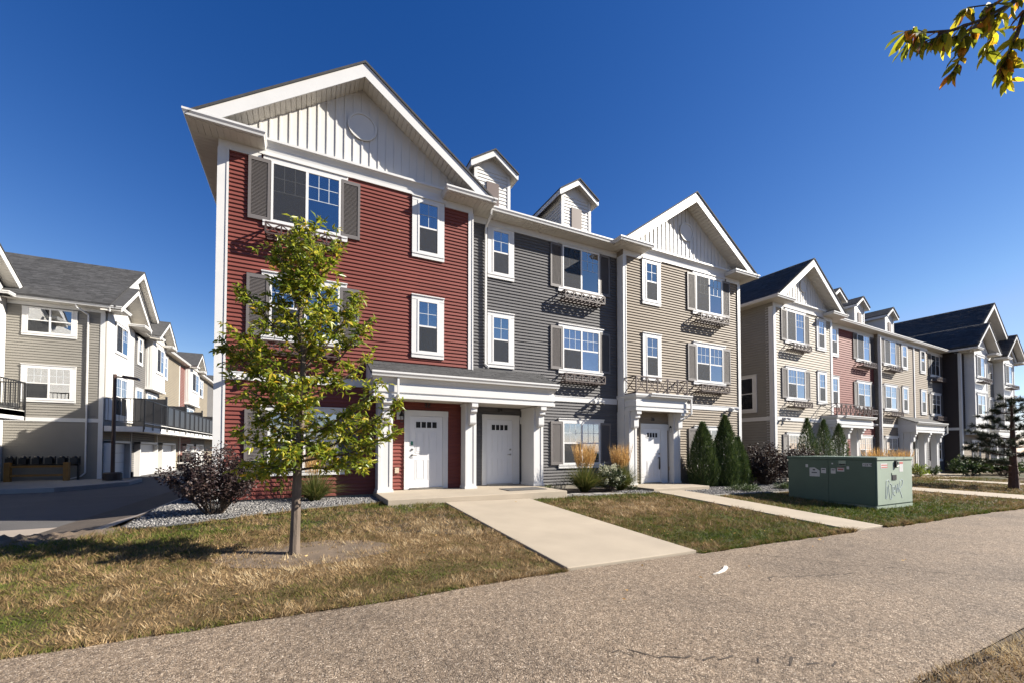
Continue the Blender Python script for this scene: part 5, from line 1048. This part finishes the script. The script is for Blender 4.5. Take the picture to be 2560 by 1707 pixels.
def columnar(label, c, r, hz, n, grp="columnar junipers", z0=None):
    z0 = h(*c) if z0 is None else z0; t = thing("columnar_juniper", label, "evergreen", (c[0], c[1], z0), grp)
    MB().tube([(c[0], c[1], z0-0.02), (c[0], c[1], z0+hz*0.9)], [0.05, 0.01], 6).build("trunk", "bark", t)
    s = RNG.random(n)**1.15; a = RNG.uniform(0, 2*np.pi, n); prof = np.interp(s, [0, 0.06, 0.3, 0.6, 0.85, 1.0], [0.62, 0.82, 1.0, 0.76, 0.36, 0.03])
    lob = 1+0.10*np.sin(a*5+s*9)+0.07*np.sin(a*11-s*17); q = np.where(RNG.random(n) < 0.35, RNG.uniform(0.35, 0.75, n), RNG.uniform(0.78, 1.04, n))
    R_ = r*prof*lob*q; P = np.stack([c[0]+R_*np.cos(a), c[1]+R_*np.sin(a), z0+s*hz*0.97], -1)
    D = np.stack([np.cos(a)*0.45, np.sin(a)*0.45, np.full(n, 1.0)], -1)+RNG.normal(scale=0.28, size=(n, 3)); D = unit(D)
    V, F = ribbons(P, D, RNG.uniform(0.07, 0.16, n), RNG.uniform(0.006, 0.014, n), np.full(n, 0.12), 2); veg("foliage", V, F, "juni", t)
columnar("leftmost columnar juniper beside the beige porch, broad and full", (11.05, -0.75), 0.56, 2.5, 14000)
columnar("tallest middle columnar juniper by the beige house", (11.98, -1.0), 0.52, 2.8, 14000)
columnar("shortest right columnar juniper at the beige house corner", (12.74, -1.0), 0.40, 1.95, 9000)
columnar("left one of three far columnar junipers, before the cream house window", (17.95, -0.75), 0.46, 3.0, 5000)
columnar("middle one of three far columnar junipers before the cream house", (19.3, -0.75), 0.48, 3.0, 5000)
columnar("right one of three far columnar junipers, before the cream house porch", (20.6, -0.75), 0.48, 2.85, 5000)
def reed(label, c, hz, r, nb, npl, grp="feather reed grasses", z0=None, k=1.0):
    z0 = h(*c) if z0 is None else z0; t = thing("reed_grass", label, "ornamental grass", (c[0], c[1], z0), grp)
    a = RNG.uniform(0, 2*np.pi, nb); q = np.sqrt(RNG.random(nb)); P = np.stack([c[0]+0.22*r*q*np.cos(a), c[1]+0.22*r*q*np.sin(a), np.full(nb, z0)], -1)
    D = unit(np.stack([np.cos(a)*q*0.62, np.sin(a)*q*0.62, np.ones(nb)], -1)); V, F = ribbons(P, D, hz*RNG.uniform(0.35, 0.74, nb), RNG.uniform(0.004, 0.008, nb)*k, RNG.uniform(0.2, 1.3, nb)*q, 4); veg("blade", V, F, "blade", t)
    a = RNG.uniform(0, 2*np.pi, npl); q = np.sqrt(RNG.random(npl)); P = np.stack([c[0]+0.16*r*q*np.cos(a), c[1]+0.16*r*q*np.sin(a), np.full(npl, z0)], -1); L = hz*RNG.uniform(0.78, 1.0, npl)
    D = unit(np.stack([np.cos(a)*q*0.24*r/0.4, np.sin(a)*q*0.24*r/0.4, np.ones(npl)], -1)); V, F = ribbons(P, D, L*0.8, np.full(npl, 0.0022*k), np.full(npl, 0.05), 3); veg("stalk", V, F, "blade", t)
    Vs = []; Fs = []; b = 0
    for s in range(10):
        f = 0.60+0.40*s/10; Q = P+D*(L*f)[:, None]; dd = unit(D+RNG.normal(scale=0.10, size=D.shape)); v, f_ = ribbons(Q, dd, L*0.10*RNG.uniform(0.7, 1.2, npl), np.full(npl, 0.0065*k)*(1.15-0.08*s), np.full(npl, 0.05), 2); Vs.append(v); Fs.append(f_+b); b += len(v)
    veg("plume", np.concatenate(Vs), np.concatenate(Fs), "plume", t)
reed("tan plumed reed grass before the grey house window, left of the hydrangea", (5.35, -0.95), 1.62, 0.42, 1500, 170)
reed("tan plumed reed grass left of the beige porch column, right of the hydrangea", (6.98, -0.75), 1.60, 0.40, 1500, 170)
reed("reed grass clump behind the young tree trunk, against the red house", (-2.42, -0.50), 1.35, 0.36, 900, 46)
reed("far reed grass, left of two whose plumes show above the green cabinet", (25.0, -0.35), 1.75, 0.6, 500, 130, k=1.8)
reed("far reed grass, right of two whose plumes show above the green cabinet", (28.3, -0.2), 1.75, 0.6, 500, 130, k=1.8)
# ---- pine at the right edge
PB = Vector((26.1, -5.0, h(26.1, -5.0))); pine = thing("pine_tree", "young pine with open whorled branches at the right edge of the lawn", "tree", PB)
MB().tube([tuple(PB-Vector((0, 0, .05))), tuple(PB+Vector((0, 0, 1.2))), tuple(PB+Vector((0.03, 0, 2.6))), tuple(PB+Vector((0.0, 0, 4.15)))], [0.19, 0.13, 0.08, 0.02], 9).build("trunk", "pbark", pine)
b = MB(); P = []; D = []
for lv, (z, L, k) in enumerate(((0.45, 1.0, 4), (0.7, 1.2, 4), (1.0, 1.5, 6), (1.45, 1.6, 7), (1.85, 1.55, 7), (2.25, 1.35, 7), (2.65, 1.2, 7), (3.05, 1.0, 6), (3.4, 0.75, 6), (3.75, 0.5, 5), (4.0, 0.3, 4))):
    for i in range(k):
        a = 2*math.pi*(i+random.uniform(-0.25, 0.25))/k+lv*1.1; l = L*random.uniform(0.75, 1.1); s = PB+Vector((0, 0, z)); e = s+Vector((math.cos(a)*l, math.sin(a)*l, 0.22*l+random.uniform(-0.12, 0.12)))
        b.tube([tuple(s), tuple(s.lerp(e, 0.5)-Vector((0, 0, 0.05))), tuple(e)], [0.022, 0.015, 0.008], 5)
        if lv < 2: continue
        for q in range(int(9*l)+4):
            t = random.uniform(0.35, 1.0); p = s.lerp(e, t)+Vector((0, 0, -0.03)); d = Vector((math.cos(a), math.sin(a), 0.25))+Vector((random.gauss(0, .6), random.gauss(0, .6), random.gauss(0.1, .4)))
            e2 = p+d.normalized()*0.16; b.bar(tuple(p), tuple(e2), 0.006, 3, 0.004, cap=False)
            for w in range(46): P.append(tuple(p.lerp(e2, random.uniform(0.2, 1.1)))); D.append(tuple(d.normalized()*0.7+Vector((random.gauss(0, 1), random.gauss(0, 1), random.gauss(0.2, 1)))*0.6))
b.build("branch", "pbark", pine, norm=False, kind='stuff')
P = np.array(P); D = unit(np.array(D)); n = len(P); V, F = ribbons(P, D, RNG.uniform(0.11, 0.19, n), np.full(n, 0.0075), np.full(n, 0.05), 2); veg("needles", V, F, "pine", pine)
# ---- garden edging and pavers
ed = thing("garden_edging", "black plastic edging between the gravel bed and the lawn by the red house", "edging", (-3, -2.2, -0.2))
pl = [(-0.98, -1.46), (-1.9, -1.72), (-2.77, -2.0), (-3.9, -2.54), (-4.5, -2.83), (-4.9, -2.97), (-5.2, -2.93), (-5.36, -2.75), (-5.35, -2.2)]
MB().tube([(x, y, h(x, y)+0.025) for x, y in pl], 0.022, 6).build("edging_strip", "edge", ed)
ed = thing("garden_edging", "pale edging strip in front of the gravel bed, between the narrow walk and cabinet", "edging", (11, -3, -0.35))
MB().tube([(x, y, h(x, y)+0.02) for x, y in ((8.75, -2.98), (10.5, -2.96), (12.5, -3.02), (16, -3.04), (19.4, -3.06))], 0.03, 4).build("edging_strip", "curb", ed)
pv = thing("paver_border", "border of flat grey concrete pavers between porch slab and reed grasses", "edging", (5, -1.75, -0.3))
p_ = [(3.92, -1.66), (4.30, -1.70), (4.66, -1.73), (5.02, -1.77), (5.38, -1.84), (5.74, -1.86), (6.10, -1.87)]
for i in range(len(p_)-1):
    (x0, y0), (x1, y1) = p_[i], p_[i+1]; z = h(x0, y0)+random.uniform(0.03, 0.055); w = 0.22; o_ = random.uniform(-0.02, 0.02)
    MB().ext([(x0+0.01, y0-w/2+o_), (x1-0.012, y1-w/2+o_), (x1-0.012, y1+w/2+o_), (x0+0.01, y0+w/2+o_)], 'z', z-0.07, z).build("paver", "paver", pv, bevel=0.006)
for i in range(2):
    x0 = 6.12+i*0.5; z = h(x0, -1.9)+0.02; MB().ext([(x0, -2.0), (x0+0.48, -2.04), (x0+0.48, -1.92), (x0, -1.88)], 'z', z-0.06, z).build("paver", "paver", pv, bevel=0.006)
# ---- doormat, sliver of wood
dm = MB().ext([(2.35, -1.62), (3.55, -1.62), (3.55, -0.95), (2.35, -0.95)], 'z', -0.05, -0.035).build("doormat", "mat_"); tag(dm, "flat grey doormat on the slab before the grey house's white door", "doormat")
z = h(2.15, -8.18)+0.004
sv = MB().ext([(1.94, -8.262), (2.05, -8.245), (2.25, -8.165), (2.385, -8.085), (2.41, -8.105), (2.36, -8.16), (2.2, -8.235), (2.02, -8.275)], 'z', z, z+0.014).build("wood_sliver", "sliver"); tag(sv, "pale pointed sliver of wood lying on the path", "debris")
# ---- green utility cabinet
tf = thing("utility_cabinet", "large green pad mounted electrical cabinet with stickers and graffiti on the lawn", "transformer", (12.25, -4.95, h(12.2, -5)))
X0, X1, Y0, Y1, Zb, Zt = 11.22, 13.27, -6.10, -3.80, -0.62, 0.87
FT = Fr((X0, Y0, 0), (1, 0), (0, -1)); FX = Fr((X0, Y0, 0), (0, 1), (-1, 0))
MB().box(X0+0.02, X1-0.02, Y0+0.02, Y1-0.02, Zb-0.1, Zb+0.19).build("base", "trbase", tf, bevel=0.01)
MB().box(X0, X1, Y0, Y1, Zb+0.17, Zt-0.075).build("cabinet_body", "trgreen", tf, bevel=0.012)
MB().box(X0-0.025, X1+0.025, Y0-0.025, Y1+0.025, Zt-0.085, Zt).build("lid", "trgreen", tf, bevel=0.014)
MB(FT).box(0.03, 2.02, 0.0, 0.014, Zb+0.19, Zt-0.11).build("front_panel", "trpale", tf, label="pale green front panel, sunlit tone in its colour, with graffiti")
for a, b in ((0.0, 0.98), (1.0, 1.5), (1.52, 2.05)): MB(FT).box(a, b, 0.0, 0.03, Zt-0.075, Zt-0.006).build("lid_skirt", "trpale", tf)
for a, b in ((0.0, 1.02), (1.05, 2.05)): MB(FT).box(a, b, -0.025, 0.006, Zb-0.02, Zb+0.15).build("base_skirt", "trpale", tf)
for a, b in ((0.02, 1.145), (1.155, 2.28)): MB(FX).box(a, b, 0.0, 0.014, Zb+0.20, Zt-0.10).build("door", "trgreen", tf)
MB(FX).box(0.05, 2.25, -0.02, 0.0, Zb-0.02, Zb+0.15).build("base_skirt", "trbase", tf)
hs = MB(FT); hs.box(0.98, 1.05, 0.014, 0.06, Zt-0.30, Zt-0.11); hs.bar((1.07, 0.06, Zt-0.14), (1.10, 0.05, Zt-0.20), 0.012, 6); hs.bar((1.02, 0.05, Zt-0.27), (1.10, 0.06, Zt-0.25), 0.02, 6); hs.box(0.82, 1.06, 0.014, 0.03, Zt-0.64, Zt-0.50); hs.build("latch", "black", tf)
MB(FT).box(0.81, 1.07, 0.014, 0.027, Zt-0.50, Zt-0.44).build("latch_plate", "trpale", tf)
st = MB(FT); st.box(0.20, 0.56, 0.015, 0.018, Zt-0.31, Zt-0.17); st.build("sticker", "paper", tf)
MB(FT).box(0.24, 0.58, 0.0182, 0.0195, Zt-0.235, Zt-0.205).box(0.24, 0.58, 0.0182, 0.0195, Zt-0.295, Zt-0.265).build("sticker_print", "redink", tf)
MB(FT).box(1.26, 1.48, 0.015, 0.018, Zt-0.42, Zt-0.13).build("sticker", "paper", tf); MB(FT).box(1.27, 1.47, 0.0182, 0.0195, Zt-0.20, Zt-0.14).build("sticker_print", "redink", tf)
gr = MB(FT)   # the pale spray painted scrawl
def stroke(pts, r=0.009):
    for i in range(len(pts)-1): gr.bar((pts[i][0], 0.0155, pts[i][1]), (pts[i+1][0], 0.0155, pts[i+1][1]), r, 4, r)
zz = Zb+0.30
for pts in ([(0.50, .58), (0.47, .30), (0.45, .08), (0.50, .05), (0.55, .20), (0.56, .42)], [(0.50, .60), (0.62, .62), (0.68, .55)], [(0.62, .46), (0.66, .20), (0.70, .04), (0.78, .02), (0.82, .20), (0.80, .46), (0.70, .52), (0.62, .46)], [(0.88, .24), (0.98, .30), (0.95, .42), (0.88, .40), (0.88, .18), (1.0, .12)],
            [(1.02, .46), (1.08, .20), (1.14, .48)], [(1.14, .48), (1.18, .22), (1.26, .52)], [(1.26, .55), (1.38, .62), (1.45, .56), (1.40, .42), (1.24, .30), (1.33, .16), (1.40, .02)]):
    stroke([(u, zz+v*0.9) for u, v in pts])
gr.build("graffiti", "spray", tf)
def stk(u0, u1, z0, z1, m="paper"): return MB(FX).box(u0, u1, 0.015, 0.018, z0, z1).build("sticker", m, tf)
lb = stk(0.09, 0.30, Zt-0.255, Zt-0.165); bk = MB(FX)
# the number plate reads left to right seen from outside, so it runs towards smaller u
w = 0.018; b0 = MB(FX)
FD = Fr(FX(0.30, 0, 0), (0, -1), (-1, 0)); dg = MB(FD); digits(dg, "40878", 0.018, 0.0182, 0.0195, Zt-0.237, 0.052, 0.009); dg.build("sticker_print", "ink", tf)
s_ = MB(FX); s_.ext([(1.38, Zt-0.60), (1.66, Zt-0.60), (1.66, Zt-0.34), (1.52, Zt-0.33), (1.38, Zt-0.42)], 'n', 0.015, 0.018); s_.build("sticker", "paper", tf)
MB(FX).box(1.50, 1.57, 0.0182, 0.0195, Zt-0.42, Zt-0.38).box(1.45, 1.60, 0.0182, 0.0195, Zt-0.50, Zt-0.47).build("sticker_print", "ink", tf)
for u0, u1, z0, z1 in ((1.21, 1.34, Zt-0.49, Zt-0.34), (0.96, 1.08, Zt-0.49, Zt-0.34)):
    stk(u0, u1, z0, z1); MB(FX).box(u0+0.02, u1-0.02, 0.0182, 0.0195, z1-0.055, z1-0.03).build("sticker_print", "ink", tf)
stk(0.74, 0.92, Zt-0.42, Zt-0.31); MB(FX).box(0.76, 0.90, 0.0182, 0.0195, Zt-0.385, Zt-0.345).build("sticker_print", "redink", tf); MB(FX).box(0.745, 0.915, 0.0182, 0.0195, Zt-0.325, Zt-0.312).build("sticker_print", "redink", tf)
stk(0.70, 0.88, Zt-0.24, Zt-0.11, "trpale"); stk(0.71, 0.87, Zt-0.245, Zt-0.205); stk(0.62, 0.68, Zt-0.35, Zt-0.27); stk(1.70, 1.77, Zt-0.33, Zt-0.24); stk(1.02, 1.06, Zt-0.22, Zt-0.18)
# ---- left: lamp post, yellow gas-meter guard, kerb island
lp = thing("lamp_post", "brown steel lamp post on a dark concrete base beside the alley", "street lamp", (-10.95, 15.0, -0.55))
MB().bar((-10.95, 15.0, -0.75), (-10.95, 15.0, -0.40), 0.42, 4).build("footing", "curb", lp, bevel=0.02)
MB().lathe((-10.95, 15.0, -0.40), [(0.36, 0), (0.36, 0.33), (0.30, 0.37)], 16).build("base", "lampbase", lp)
MB().bar((-10.95, 15.0, -0.05), (-10.95, 15.0, 4.75), 0.085, 8, 0.075).build("pole", "lamppole", lp)
k = MB(); k.bar((-10.95, 15.0, 4.62), (-10.55, 14.95, 4.62), 0.035, 6); k.ext([(-10.65, 4.58), (-10.0, 4.50), (-10.05, 4.62), (-10.6, 4.70)], 'n', 14.8, 15.1); k.build("lamp_head", "lamppole", lp)
gm = thing("meter_guard", "yellow wooden guard rail in front of black meters on the shaded grey wall", "guard rail", (-14.2, 16.0, -0.7))
zg = -0.75
for x in (-14.97, -12.97): MB().box(x-0.10, x+0.10, 15.95, 16.15, zg, 0.46).build("post", "wood", gm, bevel=0.01)
for z in (0.22, -0.20): MB().box(-14.87, -13.07, 16.0, 16.09, z, z+0.10).build("rail", "wood", gm)
ms = thing("gas_meters", "row of black utility meters and pipes behind the yellow guard", "meters", (-14.2, 16.6, 0.2))
k = MB(); k.bar((-15.3, 16.75, 0.32), (-12.8, 16.75, 0.32), 0.05, 8)
for i in range(6):
    x = -15.15+0.45*i; m_ = MB(); m_.box(x-0.13, x+0.13, 16.5, 16.75, 0.38, 0.66); m_.lathe((x, 16.62, 0.64), [(0.11, 0), (0.11, 0.06), (0.05, 0.13)], 10); m_.build("meter", "black", ms); k.bar((x+0.17, 16.7, 0.32), (x+0.17, 16.7, 0.75), 0.025, 6)
k.bar((-12.8, 16.75, 0.32), (-12.8, 16.75, -0.6), 0.05, 8); k.bar((-15.3, 16.75, 0.32), (-15.3, 16.75, -0.6), 0.05, 8); k.build("pipe", "black", ms)
kb = MB(); pth = [(-30, 10.6), (-12.6, 10.5), (-11.3, 10.6), (-10.6, 11.6), (-9.9, 13.4), (-10.1, 15.9), (-11.9, 16.6)]
kb.sweep([(x, y) for x, y in pth], [(-0.15, -0.75), (0.05, -0.75), (0.02, -0.40), (-0.15, -0.40)], 1)
o = kb.build("kerb", "curb"); tag(o, kind='structure')
isl = MB().ext([(-30, 10.75), (-12.6, 10.65), (-11.4, 10.75), (-10.75, 11.7), (-10.05, 13.5), (-10.2, 15.8), (-12.0, 17.0), (-30, 17.0)], 'z', -0.8, -0.43).build("gravel_island", "found"); tag(isl, kind='structure')
# things on the alley balcony
gc_ = thing("covered_grill", "grill under a pale grey cover on the alley balcony", "grill", FL(10.3, 1.1, 2.45))
MB(FL).ext([(9.6, 2.46), (11.0, 2.46), (10.95, 3.3), (10.6, 3.62), (9.95, 3.62), (9.65, 3.3)], 'n', 0.75, 1.35).build("cover", "cover", gc_, bevel=0.06)
ac = thing("air_conditioner", "grey air conditioner box mounted beside a garage door in the alley", "air conditioner", FL(15.2, 0.3, 0.2))
MB(FL).box(14.3, 15.9, 0.35, 1.0, 0.2, 1.0).build("housing", "charcoal", ac, bevel=0.03); MB(FL).box(14.2, 16.0, 0.05, 1.05, 0.05, 0.18).build("shelf", "white", ac)
# dry leaves scattered on lawn and path
n = 420; x = RNG.uniform(-7, 12, n); y = RNG.uniform(-9.5, -2.4, n); P = np.stack([x, y, H(x, y)+0.02], -1); D = unit(np.stack([RNG.normal(size=n), RNG.normal(size=n), RNG.normal(scale=0.12, size=n)], -1))
keep = (y > -7.3) | (RNG.random(n) < 0.12); P = P[keep]; D = D[keep]; V, F = leaves(P, D, RNG.uniform(0.03, 0.06, len(P)), RNG.uniform(0.015, 0.03, len(P))); o = veg("fallen_leaves", V, F, "plume", None); tag(o, "small dry fallen leaves scattered on the lawn")
